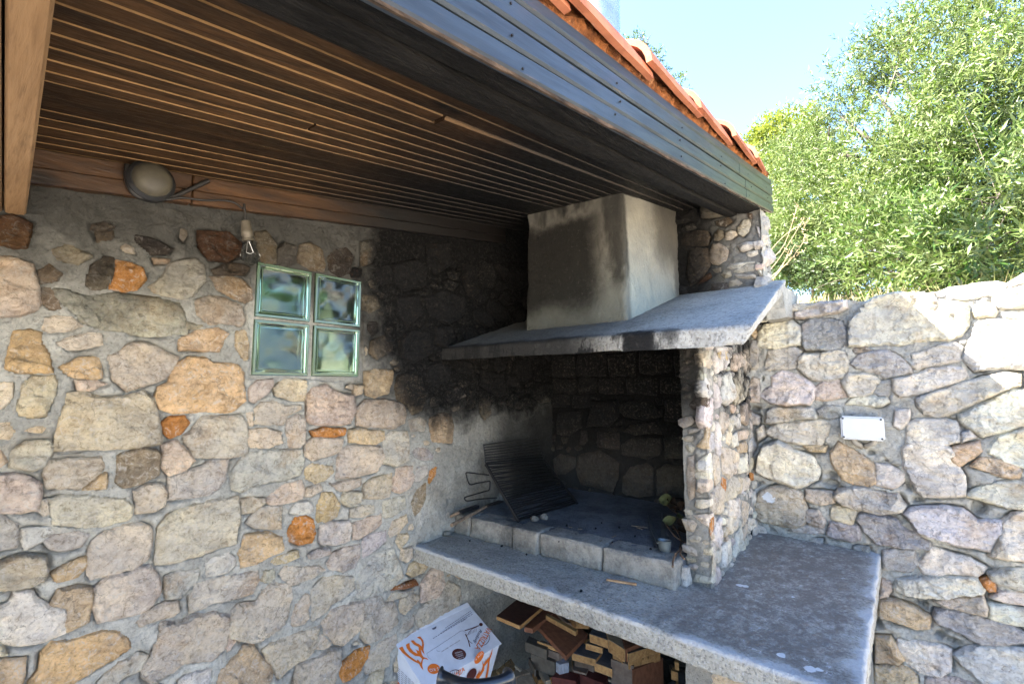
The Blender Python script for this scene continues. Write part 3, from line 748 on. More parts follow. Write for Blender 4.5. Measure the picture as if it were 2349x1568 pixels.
T_F = '''
P 165,90 190,0 230,-80 330,-120 420,-60 560,0 610,80 590,150 520,190 460,205 370,180 330,165 230,130
p 160,400 165,330 200,230 300,200 400,210 490,260 515,350 510,450 450,480 350,470 200,440
w 512,290 522,228 640,237 700,242 713,310 640,325 560,310
g 512,430 518,368 600,363 652,440 630,483 560,470
b 692,400 692,347 740,333 878,362 850,420 830,463 750,440 700,425
B 668,540 682,445 800,463 885,482 888,568 820,578 720,558
t 700,40 690,-40 740,-110 830,-60 900,-20 990,50 1010,180 940,195 840,178 770,150
P 1000,190 1000,40 1090,60 1195,112 1188,158 1110,218
P 1190,60 1185,-60 1240,-110 1400,-120 1520,-60 1560,40 1610,130 1615,258 1500,268 1335,268 1285,220 1235,120
t 1662,60 1740,8 1860,14 1940,50 2008,90 1988,143 1900,138 1800,108
G 707,270 740,222 850,203 1000,230 1150,252 1205,330 1180,368 1040,388 900,362 780,328
B 862,425 890,384 1000,392 1130,425 1180,482 1280,535 1375,590 1368,632 1200,622 1010,598 920,500
W 1192,385 1260,350 1450,342 1600,362 1700,442 1870,442 1880,520 1790,645 1680,618 1560,608 1450,560 1360,540 1280,500
P 1622,268 1730,212 1850,163 2026,152 2200,200 2200,345 2026,352 1900,338 1760,298
P 1788,675 1850,600 1885,450 1950,392 2026,372 2200,380 2200,730 2026,718 1870,698
B 1043,700 1052,642 1200,634 1268,642 1287,740 1230,788 1130,773 1047,763
P 1293,740 1340,682 1400,625 1500,662 1640,702 1768,762 1700,818 1500,798 1380,823 1330,798
G 1778,800 1850,773 1960,758 2200,780 2200,960 2026,918 1880,878 1800,848
P 1117,898 1150,833 1300,823 1500,823 1680,833 1752,900 1740,938 1600,948 1480,966 1300,956 1160,928
b 1385,977 1500,973 1738,948 1762,1030 1757,1083 1620,1058 1500,1028
o 1728,850 1770,838 1818,862 1822,918 1785,922 1747,888
P 1793,968 1850,928 2026,938 2200,950 2200,1020 2026,1012 1900,1002
P 1773,1098 1778,1013 1900,1023 2026,1052 2200,1065 2200,1180 2026,1157 1870,1137
p 1018,970 1040,833 1100,853 1108,890 1078,958
t 1025,1088 1033,987 1130,983 1260,1033 1378,1102 1363,1178 1280,1178 1150,1138 1040,1108
B 1402,1098 1412,1053 1500,1053 1700,1092 1900,1152 2024,1222 2018,1278 1900,1293 1720,1288 1560,1198 1430,1148
t 993,1418 1002,1243 1100,1243 1148,1310 1193,1398 1150,1428
P 1148,1300 1162,1263 1300,1273 1420,1293 1517,1332 1507,1478 1440,1517 1300,1478 1222,1418
W 1538,1372 1620,1323 1740,1303 1900,1313 2200,1345 2200,1660 1820,1660 1700,1518 1600,1428
t 985,1660 995,1443 1200,1443 1297,1500 1287,1560 1180,1580 1100,1660
g 1340,1568 1347,1513 1440,1517 1560,1522 1675,1570 1700,1660 1340,1660
G 382,518 430,482 540,477 638,492 638,518 560,523'''
T_G = '''
k 870,830 860,740 900,710 990,730 990,790 930,830
k 990,800 1000,720 1130,690 1240,760 1230,860 1200,930 1020,890
k 1255,930 1260,840 1300,785 1400,762 1435,800 1435,950 1350,960 1280,950
k 1450,950 1450,800 1500,770 1600,780 1610,960
k 1250,660 1300,622 1480,622 1470,720 1400,745 1250,720
k 1250,585 1300,545 1450,527 1480,600 1330,607
k 1240,470 1250,412 1400,412 1480,460 1480,500 1380,518 1270,500
k 1495,520 1500,400 1600,410 1610,500 1560,530
k 1490,620 1600,600 1620,740 1500,740
k 1050,560 1080,430 1220,400 1230,500 1180,560
k 880,600 890,480 1020,470 1030,560 960,610'''
T_S = '''
p 590,700 630,610 700,600 800,650 840,700 820,840 700,910 620,890 575,840
p 790,470 850,430 940,450 960,500 860,570 800,570
g 960,400 1040,300 1120,290 1140,360 1110,460 1030,520 960,480
m 650,480 700,420 760,440 780,520 720,580 640,570
W 960,640 1080,590 1180,590 1240,620 1230,660 1100,710 1000,720
W 1080,750 1120,715 1230,700 1245,760 1160,795 1100,790
W 800,940 860,880 960,870 1100,860 1200,850 1210,880 1080,890 980,960 880,960
G 890,980 990,945 1080,900 1190,895 1205,980 1100,1000 930,1010
W 1215,960 1220,860 1260,870 1300,960 1310,1050 1260,1050
g 740,1040 780,970 880,980 890,1060 800,1090
G 920,1030 1040,1020 1200,1020 1220,1080 1080,1090 940,1070
W 1210,380 1250,390 1275,470 1270,540 1240,500
m 200,590 240,480 330,470 400,440 560,450 600,520 560,640 320,650 220,650
m 300,700 420,660 560,680 580,780 600,920 500,1080 330,1190 280,1000
r 400,1180 480,1070 600,1000 620,1060 540,1120
g 620,960 740,930 750,1000 660,1010
d 1090,210 1160,210 1160,290 1100,270'''
T_P = '''
W 302,220 330,140 420,135 400,215 380,270 320,300
y 330,160 395,150 385,230 345,270
w 410,180 470,160 478,220 440,285 412,270
w 480,130 520,75 520,290 490,300 470,240
w 415,330 460,262 500,330 495,420 440,470 415,430
b 360,310 405,280 410,430 385,478 355,440
W 305,325 340,400 355,460 320,493 310,420
w 350,505 400,520 398,580 368,632 352,580
b 325,555 345,570 358,680 340,765 325,700
p 402,540 430,520 425,590 410,625 400,590
w 465,470 510,430 515,540 495,590 470,560
p 415,640 450,610 450,700 425,712
t 450,680 500,670 500,735 450,740
w 362,700 405,710 440,730 440,800 400,890 360,860
w 312,735 340,760 345,900 325,925 308,830
p 445,770 490,760 500,840 455,855
w 450,620 500,600 502,660 455,670
o 363,870 382,880 382,955 362,950
w 385,960 410,880 465,870 470,960 400,1010 375,1020
w 300,970 340,910 370,940 372,1050 350,1085 305,1080
p 400,1000 440,990 460,1080 440,1140 400,1100
p 385,1110 410,1085 432,1110 435,1170 400,1205
b 330,1130 360,1090 360,1240 335,1275 310,1230
p 370,1260 410,1220 415,1330 380,1385 360,1390
w 470,1000 505,1010 500,1110 470,1160
p 440,1190 470,1150 470,1270 420,1330
p 505,1110 530,1100 530,1150 515,1195 505,1180
o 512,855 535,850 535,895 515,900
w 480,1140 500,1130 503,1200 475,1240
w 520,760 545,755 545,810 515,850
w 480,880 505,870 505,940 480,950
P 515,940 532,940 528,990 512,990'''
T_Q = '''
d 165,470 235,380 300,350 305,480 260,490 200,500
t 245,470 305,450 320,480 250,490
t 210,700 255,650 270,560 310,560 330,620 320,720 250,715
P 205,870 210,800 290,740 310,760 308,900 240,925
g 165,960 165,760 200,750 200,990 175,1010
P 205,1040 215,1000 300,1000 300,1040 240,1055
P 195,1090 300,1085 320,1110 290,1160 240,1130
o 285,1180 290,1090 320,1090 315,1160 292,1215
P 250,1310 255,1280 310,1270 310,1320
P 195,1460 210,1420 290,1440 310,1320 345,1300 345,1430 325,1480 240,1470'''
def wmat(o):
    m = o.matrix_parent_inverse @ Matrix.Translation(o.location)
    return wmat(o.parent) @ m if o.parent else Matrix.Translation(o.location)
_link0 = link
def link(name, me, mat=None, parent=None, color=None, smooth=None):
    o = _link0(name, me, mat, None, color, smooth)
    if parent is not None: o.parent = parent; o.matrix_parent_inverse = wmat(parent).inverted()
    return o
rng = np.random.RandomState(11)
# ================================================================ SETTING
XL, YR, YB = -1.68, 2.40, 2.52          # left wall face, rear wall face, boundary wall face
ZF = -1.54                               # terrace floor
SL, SV = .154, .179                      # slope of the ceiling and of the verge
def ceil_z(x, y): return .588 + SL * y - .05 * (x + 1.68)

n = NT('paving', .85, .2)
pc = n.mix(n.ss(n.noise(1.6, 6, .6), .35, .7), (.64, .57, .47), (.54, .48, .39))
M['paving'] = n.out(pc, n.bump(n.noise(20, 6, .7), .01, .5))
n = NT('dry_soil', .95, .1)
pc = n.mix(n.ss(n.noise(3, 7, .65), .4, .62), (.50, .42, .31), (.24, .20, .12)); pc = n.mix(n.ss(n.noise(22, 5, .7), .55, .7), pc, (.62, .57, .48))
M['soil'] = n.out(pc, n.bump(n.noise(9, 8, .7), .05, .8))
def sheet(name, x0, x1, y0, y1, nx, ny, zf, mat, skip=None, power=1):
    tx = np.linspace(-1, 1, nx); ty = np.linspace(-1, 1, ny)
    X = (x0 + x1) / 2 + (x1 - x0) / 2 * np.sign(tx) * np.abs(tx) ** power; Y = (y0 + y1) / 2 + (y1 - y0) / 2 * np.sign(ty) * np.abs(ty) ** power
    u, v = np.meshgrid(X, Y, indexing='ij'); V = np.stack([u, v, zf(u, v)], -1).reshape(-1, 3)
    i = np.arange(nx - 1)[:, None] * ny + np.arange(ny - 1)[None, :]
    keep = np.ones_like(i, bool)
    if skip is not None: keep = ~skip((X[:-1] + X[1:])[:, None] / 2, (Y[:-1] + Y[1:])[None, :] / 2)
    i = i[keep]; me = fastmesh(name, V, np.stack([i, i + ny, i + ny + 1, i + 1], -1))
    return props(link(name, me, mat, None, None, 60), kind='structure')
sheet('terrace_floor', -1.70, 30, -30, 2.75, 24, 24, lambda x, y: np.full_like(x, ZF), M['paving'])
def hz(x, y):
    P = np.stack([x, y, x * 0], -1)
    a = .385 + .17 * np.clip(y - 2.95, 0, 6) + .05 * np.clip(y - 9, 0, 4) + .035 * np.clip(y - 12, 0, 40) + .10 * fbm(P * .8, 4) * np.clip((y - 3.2) / 3, 0, 1)
    b = -.75 + .06 * fbm(P * .7, 3)
    w = np.clip((y - 2.2) / 1.0, 0, 1); back = np.clip(-(x + 2.0) / .5, 0, 1)
    z = np.where(y > 2.85, a, np.where(x < -1.9, b + (a - b) * w, a))
    return z
sheet('hillside', -400, 400, -400, 400, 261, 261, hz, M['soil'], skip=lambda x, y: (x > -1.95) & (y < 2.86), power=3.2)

# ================================================================ LEFT WALL
cA = cropper(0, 500, 2.24); cB = cropper(600, 500, 2.24); cC = cropper(0, 1169, 2.24); cD = cropper(600, 1169, 2.24)
wallL = empty('stone_wall', (XL - .15, .8, ZF), 'rubble stone wall in shade with four green glass blocks and black soot beside the fireplace', 'wall')
fL = Face((XL, 0, 0), (0, 1, 0), (0, 0, 1), (1, 0, 0))
D = Field(-.75, 2.405, ZF, 1.0, .0048)
GL = (.648, 1.052, .037, .427)           # opening of the glass blocks
D.block(GL[0] - .012, GL[1] + .012, GL[2] - .012, GL[3] + .012)
stones = []
for txt, cv in ((T_A, cA), (T_C, cC), (T_B, cB), (T_D, cD)):
    for c, px in parse(txt, cv):
        p = grow(fL.uv(px), .0045); D.stamp(p); stones.append((c, p))
def okL(u, v):
    if v > .47 + .155 * (u - .1) - .05: return False
    if v > .36 + .155 * (u - .1) and rng.rand() < .93: return False
    if -.69 < v < -.11 and u > 1.60 - .30 * (-.11 - v) / .58: return False
    if v <= -.69 and u > 1.60: return False
    return True
nt = len(stones)
def cols_at(u, v):
    if v > .42: return 'mdg'
    if u > 1.1 and v > 0: return 'kkd'
    return 'bbpgwtPG'
fill = fill_random(D, rng, (-.72, 2.38, ZF + .02, .70), (.16, .11, .075, .05, .036), (900, 2500, 4500, 7000, 6000), 'b', .0055, okL)
fill.sort(key=lambda q: -np.prod(np.ptp(q[1], axis=0)))
small = MB(); budget = 296 - nt
for i, (c, p) in enumerate(stones + fill):
    cen = p.mean(0)
    if i >= nt: s_ = cols_at(*cen); c = s_[rng.randint(len(s_))]
    up = cen[1] > .25
    h = rng.uniform(.010, .019) * (1.5 if (cen[0] > 1.05 and cen[1] > -.15) else 1.0)
    col = tint(c, rng)
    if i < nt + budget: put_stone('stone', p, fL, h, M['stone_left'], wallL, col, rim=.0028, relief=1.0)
    else:
        r = stone_mesh(p, fL, h * .8, rim=.006)
        if r: small.add(r[0], r[1])
if small.v: props(small.build('small_stones', M['stone_left'], wallL, PAL['b'], 32), kind='stuff')
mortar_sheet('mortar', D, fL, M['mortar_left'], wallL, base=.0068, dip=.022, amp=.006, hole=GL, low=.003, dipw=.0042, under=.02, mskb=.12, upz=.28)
b = MB()    # the body of the wall, cut round the glass blocks
x0, x1 = XL - .33, XL - .032; yy0, yy1 = -3.6, 2.74
for lo, hi in (((x0, yy0, ZF), (x1, GL[0], .42)), ((x0, GL[0], ZF), (x1, GL[1], GL[2])), ((x0, GL[0], GL[3]), (x1, GL[1], .60)), ((x0, GL[1], ZF), (x1, yy1, 1.02)), ((x0, 0.1, .42), (x1, GL[0], .54))): b.aab(lo, hi)
b.build('wall_core', M['mortar_left'], wallL)
b = MB()    # reveal of the opening
for lo, hi in (((x1 - .001, GL[0] - .02, GL[2] - .02), (XL - .002, GL[0] - .0005, GL[3] + .02)), ((x1, GL[1] + .0005, GL[2] - .02), (XL - .002, GL[1] + .02, GL[3] + .02)), ((x1, GL[0], GL[2] - .02), (XL - .002, GL[1], GL[2] - .0005)), ((x1, GL[0], GL[3] + .0005), (XL - .002, GL[1], GL[3] + .02))): b.aab(lo, hi)
# joints between the blocks
b.aab((XL - .07, GL[0] + .195, GL[2]), (XL - .006, GL[0] + .209, GL[3])); b.aab((XL - .07, GL[0], GL[2] + .190), (XL - .0065, GL[1], GL[2] + .200))
b.build('joint_mortar', M['mortar_left'], wallL)
# glass blocks
n = NT('green_glass', .2, .5); n.b.inputs['Transmission Weight'].default_value = 1.0; n.b.inputs['IOR'].default_value = 1.48
M['glass'] = n.out((.24, .35, .24))
n = NT('glass_rim', .12, .6); n.b.inputs['Transmission Weight'].default_value = .45; n.b.inputs['IOR'].default_value = 1.45
M['glass_rim'] = n.out((.15, .22, .145))
def glass_block(y0, z0, seed):
    W = .193 if seed % 2 == 0 else .193; H = .189
    bm = bmesh.new(); N = 46
    def side(xf, sgn, s):
        g = []
        for i in range(N + 1):
            row = []
            for j in range(N + 1):
                u, v = i / N, j / N; d = min(u, v, 1 - u, 1 - v)
                x = 0
                if d > .075:
                    q = min(1, (d - .075) / .03)
                    x = q * (-.0035 + .0085 * float(fbm(np.array([u * 2.6 + s, v * 2.6, s * 1.7]), 2)))
                elif d < .03: x = -.006 * (1 - d / .03) ** 2
                row.append(bm.verts.new((xf + sgn * x, y0 + u * W, z0 + v * H)))
            g.append(row)
        for i in range(N):
            for j in range(N):
                q = (g[i][j], g[i + 1][j], g[i + 1][j + 1], g[i][j + 1]); bm.faces.new(q if sgn > 0 else q[::-1])
        return g
    a = side(XL + .001, 1, seed * 3.1); c = side(XL - .075, -1, seed * 5.7 + 2)
    e = lambda g: [g[i][0] for i in range(N)] + [g[N][j] for j in range(N)] + [g[i][N] for i in range(N, 0, -1)] + [g[0][j] for j in range(N, 0, -1)]
    A, B = e(a), e(c)
    for i in range(len(A)): bm.faces.new((A[i], B[i], B[(i + 1) % len(A)], A[(i + 1) % len(A)]))
    bmesh.ops.recalc_face_normals(bm, faces=bm.faces)
    me = bpy.data.meshes.new('glass_block'); bm.to_mesh(me); bm.free()
    o = link('glass_block', me, M['glass'], wallL, None, 50)
    r = MB()    # raised rim and the inner border line
    for k, (i0, i1, xx) in enumerate(((.001, .010, .0035), (.0165, .0195, .0028))):
        for (ya, yb, za, zb) in ((i0, W - i0, i0, i1), (i0, W - i0, H - i1, H - i0), (i0, i1, i1, H - i1), (W - i1, W - i0, i1, H - i1)):
            r.aab((XL - .004 - k * .001, y0 + ya, z0 + za), (XL + xx, y0 + yb, z0 + zb))
    r.build('glass_rim', M['glass_rim'], o, bevel=.0012)
    return o
for k, (yy, zz) in enumerate(((GL[0] + .001, GL[2] + .001), (GL[0] + .210, GL[2] + .001), (GL[0] + .001, GL[2] + .200), (GL[0] + .210, GL[2] + .200))): glass_block(yy, zz, k + 1)

# ================================================================ REAR WALL (back of the fire box and the pier that carries the roof)
c5 = cropper(1100, 900, 2.0906); cS = cropper(1820, 540, 4.9)
wallR = empty('rear_stone_wall', (-1.08, YR + .15, ZF), 'sooty stone wall at the back of the fire box that rises beside the chimney breast to the roof', 'wall')
fR = Face((0, YR, 0), (1, 0, 0), (0, 0, 1), (0, -1, 0))
D = Field(XL, -.47, ZF, 1.04, .006)
stR = []
for txt, cv in ((T_G, c5), (T_S, cS)):
    for c, px in parse(txt, cv):
        p = fR.uv(px)
        if p[:, 0].min() < XL or p[:, 0].max() > -.46: p[:, 0] = np.clip(p[:, 0], XL + .01, -.468)
        D.stamp(p); stR.append((c, p))
inR = lambda u, v: not (v < .34 and u > -.575)
okR = lambda u, v: not (v < -.62 and v > -.70) and inR(u + .06, v)
stR = [q for q in stR if inR(*q[1].mean(0))]
fb = fill_courses(D, rng, (XL, -.48, -.60, .90), (.08, .14), (.10, .22), 'kkgd', .012, .16, okR)
fb += fill_random(D, rng, (XL, -.48, -1.5, .90), (.08, .05), (1200, 2500), 'kgd', .006, okR)
for c, p in stR + fb:
    put_stone('stone', p, fR, rng.uniform(.014, .03), M['stone_rear'], wallR, tint(c if p.mean(0)[1] > .4 else 'g', rng), rim=.010)
mortar_sheet('mortar', D, fR, M['mortar_rear'], wallR, base=.0, dip=.02, amp=.006, skip=lambda u, v: (v < .34) & (u > -.57))
fR2 = Face((-.47, 0, 0), (0, 1, 0), (0, 0, 1), (1, 0, 0)); D = Field(2.392, 2.585, .30, .84, .006)
fb = fill_random(D, rng, (2.41, 2.56, .32, .79), (.16, .10, .06), (200, 400, 600), 'PGpW', .008)
for c, p in fb: put_stone('stone', p, fR2, .02, M['stone_bound'], wallR, tint(c, rng))
mortar_sheet('mortar', D, fR2, M['mortar_bound'], wallR, dip=.02, amp=.006)
b = MB(); b.aab((XL - .02, YR + .04, ZF), (-.60, YR + .40, 1.02)); b.aab((-.60, YR + .04, .30), (-.475, YR + .17, .835)); b.build('wall_core', M['mortar_rear'], wallR)

# ================================================================ BOUNDARY WALL (pale, half in the sun)
cE = cropper(2000, 700, 2.6138); cF = cropper(2000, 1250, 2.5325)
wallB = empty('boundary_stone_wall', (.5, YB + .2, ZF), 'pale rubble boundary wall right of the fireplace, its upper right corner in full sun', 'wall')
fB = Face((0, YB, 0), (1, 0, 0), (0, 0, 1), (0, -1, 0))
D = Field(-.64, 1.9, ZF, .40, .0055); stB = []
for txt, cv in ((T_E, cE), (T_F, cF)):
    for c, px in parse(txt, cv): p = grow(fB.uv(px), .0065); D.stamp(p); stB.append((c, p))
patch = np.array([(ony(*cE(*q), YB)[0], ony(*cE(*q), YB)[2]) for q in ((720, 1160), (810, 1070), (1150, 1080), (1170, 1230), (1240, 1240), (1330, 1400), (1100, 1420), (960, 1330), (720, 1330))])
fb = fill_random(D, rng, (-.62, 1.88, ZF + .02, .36), (.26, .18, .12, .075, .048, .034), (900, 1600, 2500, 4000, 6000, 5000), 'PPGWPBG', .008, lambda u, v: not (segdist(np.array([[u, v]]), patch)[0] < .02) and v < .36)
for k, (c, p) in enumerate(stB + fb[:190]):
    put_stone('stone', p, fB, rng.uniform(.018, .036), M['stone_bound'], wallB, tint(c, rng, .07), rim=.004, relief=1.15, depth=.05)
mortar_sheet('mortar', D, fB, M['mortar_bound'], wallB, base=.006, dip=.036, amp=.010, dipw=.007, under=.02, low=.012, mskb=.05, skip=lambda u, v: v > .372 + .012 * np.sin(u * 23) + 0 * v)
b = MB(); b.aab((-.60, YB + .045, ZF), (4.0, YB + .36, .345)); b.build('wall_core', M['mortar_bound'], wallB)
for k in range(16):   # cap stones behind the top course
    xx = -.45 + k * .27
    C = [(xx, YB + .06, .30), (xx + .25, YB + .06, .30), (xx + .24, YB + .36, .30), (xx + .01, YB + .37, .30), (xx, YB + .05, .375), (xx + .25, YB + .05, .372), (xx + .24, YB + .36, .37), (xx + .01, YB + .37, .372)]
    rough_hexa('stone', C, .03, .012, 6, M['stone_bound'], wallB, seed=k, smooth=35, color=tint('P', rng))
# white junction box on it
jb = empty('junction_box', (-.14, YB - .03, -.18), 'white plastic junction box with four screws on the boundary wall', 'box')
wp = plain('white_plastic', (.44, .45, .46), .4, .5, var=.02)
b = MB(); b.aab((-.212, YB - .060, -.220), (-.072, YB + .0, -.130)); b.build('case', wp, jb, smooth=30, bevel=.006, seg=3)
b = MB(); b.aab((-.2155, YB - .070, -.2235), (-.0685, YB - .052, -.1265)); b.build('lid', wp, jb, smooth=30, bevel=.007, seg=3)
dk = plain('screw_dark', (.03, .03, .03), .5)
for sx in (-.206, -.078):
    for sz in (-.214, -.136):
        b = MB(); b.tube([(sx, YB - .069, sz), (sx, YB - .0715, sz)], .0042, 12); b.build('screw', dk, jb)
gp = plain('grey_conduit', (.22, .20, .165), .6)
for a, c2 in ((-.178, -.155), (-.105, -.135)):
    b = MB(); b.tube(smooth_path([(a, YB - .035, -.221), (a + (c2 - a) * .3, YB - .036, -.238), (c2, YB - .02, -.250), (c2 + (c2 - a) * .2, YB + .03, -.262)], 5), .0105, 12); b.build('conduit', gp, jb, smooth=50)
# smear of white paint on a stone
pp = [(ony(*cF(*q), YB)) for q in ((215, 265), (245, 243), (300, 255), (302, 285), (262, 312), (225, 300))]

# ================================================================ FIREPLACE
fp = empty('fireplace', (-.9, 1.9, ZF), 'built-in masonry barbecue with a concrete counter, a sloped concrete hood and a stone pillar', 'fireplace')
ZC = -.69
rough_hexa('counter_slab', [(-1.70, 1.345, ZC - .066), (-.112, 1.345, ZC - .066), (-.112, YB + .02, ZC - .066), (-1.70, YB + .02, ZC - .066),
                            (-1.70, 1.345, ZC), (-.112, 1.345, ZC), (-.112, YB + .02, ZC), (-1.70, YB + .02, ZC)], .0085, .0048, 26, M['counter'], fp, 3, 50, edge=.004)
HS = .32
def hood_z(y): return .180 + HS * (y - 1.49)
rough_hexa('hood', [(-1.70, 1.492, .124), (-.352, 1.488, .120), (-.402, 2.50, hood_z(2.50) - .058), (-1.70, 2.50, hood_z(2.50) - .058),
                    (-1.70, 1.492, .178), (-.322, 1.488, .180), (-.395, 2.50, hood_z(2.50)), (-1.70, 2.50, hood_z(2.50))], .010, .0034, 20, M['hood'], fp, 5, 50, edge=.004)
# mortar lump where the hood meets the boundary wall
rough_hexa('hood_footing', [(-.46, 2.36, .30), (-.385, 2.38, .31), (-.375, 2.60, .33), (-.46, 2.60, .30), (-.46, 2.36, .455), (-.395, 2.38, .452), (-.365, 2.60, .44), (-.46, 2.60, .46)], .014, .010, 14, M['mortar_bound'], fp, 8, 50)
n = NT('chimney_plaster', .9, .2)
x, y, z = n.xyz(); wx, wy, wz = n.xyz(n.warp(.10, 5)); geo = n.N.new('ShaderNodeNewGeometry'); nx_, ny_, nz_ = n.xyz(geo.outputs['Normal'])
c = n.mix(n.ss(n.noise(5, 6, .65), .35, .7), (.31, .29, .235), (.22, .21, .18))
c = n.mix(n.ss(z, .62, .30), c, (.30, .325, .285))
front = n.ss(y, 1.83, 1.80)            # the face towards the terrace carries the soot
st = n.m('MULTIPLY', n.ss(wx, -.93, -1.06), n.ss(wz, .80, .72)); st = n.m('MAXIMUM', st, n.m('MULTIPLY', n.ss(n.noise(3.2, 5, .6, n.stretch((1, 1, .45)), off=15), .45, .56), n.m('MULTIPLY', n.ss(wz, .36, .5), .85)))
st = n.m('MULTIPLY', st, n.ss(wz, .30, .40, .35, 1))
c = n.mix(n.m('MULTIPLY', front, n.ss(n.m('ADD', wx, n.m('MULTIPLY', wz, .25)), -.72, -.78, .15, .62)), c, (.075, .067, .054))
c = n.mix(n.m('MULTIPLY', front, n.m('MULTIPLY', st, .93)), c, (.009, .008, .0065))
side = n.m('SUBTRACT', 1.0, front)
s2 = n.m('MULTIPLY', n.ss(wy, 2.02, 2.2), n.ss(wz, .50, .70)); s3 = n.m('MULTIPLY', n.ss(wy, 2.30, 2.36), .85)
c = n.mix(n.m('MULTIPLY', side, n.m('MULTIPLY', n.m('MAXIMUM', s2, s3), .8)), c, (.06, .052, .042))
c = n.mix(n.ss(n.noise(60, 5, .75), .55, .75, 0, .3), c, (.14, .13, .11))
M['chimney'] = n.out(c, n.bump(n.noise(70, 5, .75), .006, .9, n.bump(n.noise(12, 7, .7, n.stretch((1, 1, .6))), .03, .8)))
rough_hexa('chimney_breast', [(-1.395, 1.775, .22), (-.857, 1.775, .22), (-.862, YR + .01, .40), (-1.395, YR + .01, .40),
                              (-1.385, 1.785, .93), (-.880, 1.785, .93), (-.870, YR + .01, .99), (-1.385, YR + .01, .99)], .011, .009, 11, M['chimney'], fp, 2, 50, edge=.006)
# hearth
hearth = rough_hexa('hearth', [(-1.665, 1.66, ZC - .02), (-.632, 1.70, ZC - .02), (-.632, 2.41, ZC - .02), (-1.665, 2.41, ZC - .02),
                               (-1.655, 1.66, -.606), (-.632, 1.70, -.606), (-.632, 2.41, -.603), (-1.665, 2.41, -.60)], .014, .004, 14, M['hearth'], fp, 4, 50)
bx = [onz(*c5(*q), ZC) for q in ((286, 1160), (392, 1182), (640, 1245), (793, 1285), (1138, 1385), (1588, 1480))]
for i in range(5):
    a, b2 = bx[i], bx[i + 1]; g = .004; f = -.012 if i == 2 else 0
    ax, bxx = a[0] + g, b2[0] - g; ya, yb = 1.578 + .045 * (a[0] + 1.68) + f, 1.578 + .045 * (b2[0] + 1.68) + f
    t = -.603 + rng.uniform(-.003, .003)
    rough_hexa('hearth_block', [(ax, ya, ZC - .004), (bxx, yb, ZC - .004), (bxx, yb + .13, ZC - .004), (ax, ya + .13, ZC - .004), (ax, ya + .006, t), (bxx, yb + .006, t), (bxx, yb + .13, t), (ax, ya + .13, t)], .009, .005, 22, M['block'], hearth, i + 20, 45, edge=.005)
# side pillar
pil = MB(); PF = 1.722
def pz(y): return .118 + HS * (y - 1.49)
pil.hexa([(-.624, PF + .02, ZC - .01), (-.556, PF + .02, ZC - .01), (-.592, YB + .03, ZC - .01), (-.624, YB + .03, ZC - .01), (-.624, PF + .02, pz(PF)), (-.556, PF + .02, pz(PF)), (-.592, YB + .03, pz(YB)), (-.624, YB + .03, pz(YB))])
pillar = pil.build('side_pillar', M['mortar_pillar'], fp)
cP = cropper(1800, 880, 2.063)
fQ = Face((0, PF, 0), (1, 0, 0), (0, 0, 1), (0, -1, 0)); D = Field(-.628, -.540, ZC - .005, pz(PF) - .004, .0045); lst = []
for c, px in parse(T_Q, cP): p = fQ.uv(px); p[:, 0] = np.clip(p[:, 0], -.626, -.538); D.stamp(p); lst.append((c, p))
lst += fill_random(D, rng, (-.62, -.545, ZC, .15), (.05, .035), (200, 500), 'Gg', .006)
for c, p in lst: put_stone('stone', p, fQ, rng.uniform(.010, .018), M['stone_pillar'], pillar, tint(c, rng), rim=.009)
mortar_sheet('mortar', D, fQ, M['mortar_pillar'], pillar, base=-.002, dip=.012, amp=.006)
Ud = np.array([-.036, YB - PF, 0]); Ud /= np.linalg.norm(Ud)
fS = Face((-.542, PF + .002, 0), Ud, (0, 0, 1), (Ud[1], -Ud[0], 0)); D = Field(-.004, YB - PF, ZC - .005, pz(YB), .0055); lst = []
for c, px in parse(T_P, cP): p = fS.uv(px); D.stamp(p); lst.append((c, p))
okS = lambda u, v: v < pz(PF + u) - .02
lst += fill_random(D, rng, (.01, YB - PF, ZC, pz(YB)), (.13, .09, .06, .04), (500, 1200, 2500, 3500), 'WWwPbp', .005, okS)
for c, p in lst: put_stone('stone', p, fS, rng.uniform(.006, .012), M['stone_pillar'], pillar, tint({'p': 'P', 'b': 'W'}.get(c, c), rng), rim=.003, relief=1.0)
mortar_sheet('mortar', D, fS, M['mortar_pillar'], pillar, base=0, dip=.014, amp=.006, skip=lambda u, v: v > pz(PF + u))
# support pier below the counter
pier = rough_hexa('support_pier', [(-.527, 1.42, ZF), (-.165, 1.42, ZF), (-.165, YB, ZF), (-.527, YB, ZF), (-.527, 1.41, ZC - .060), (-.16, 1.41, ZC - .060), (-.165, YB, ZC - .060), (-.527, YB, ZC - .060)], .016, .007, 10, M['mortar_pillar'], fp, 9, 50)
fP = Face((0, 1.413, 0), (1, 0, 0), (0, 0, 1), (0, -1, 0)); D = Field(-.45, -.17, ZF, ZC - .07, .008)
for c, p in fill_random(D, rng, (-.43, -.18, ZF, ZC - .10), (.12, .08, .05), (300, 600, 900), 'ttyb', .006): put_stone('stone', p, fP, .016, M['stone_pillar'], pier, tint(c, rng))
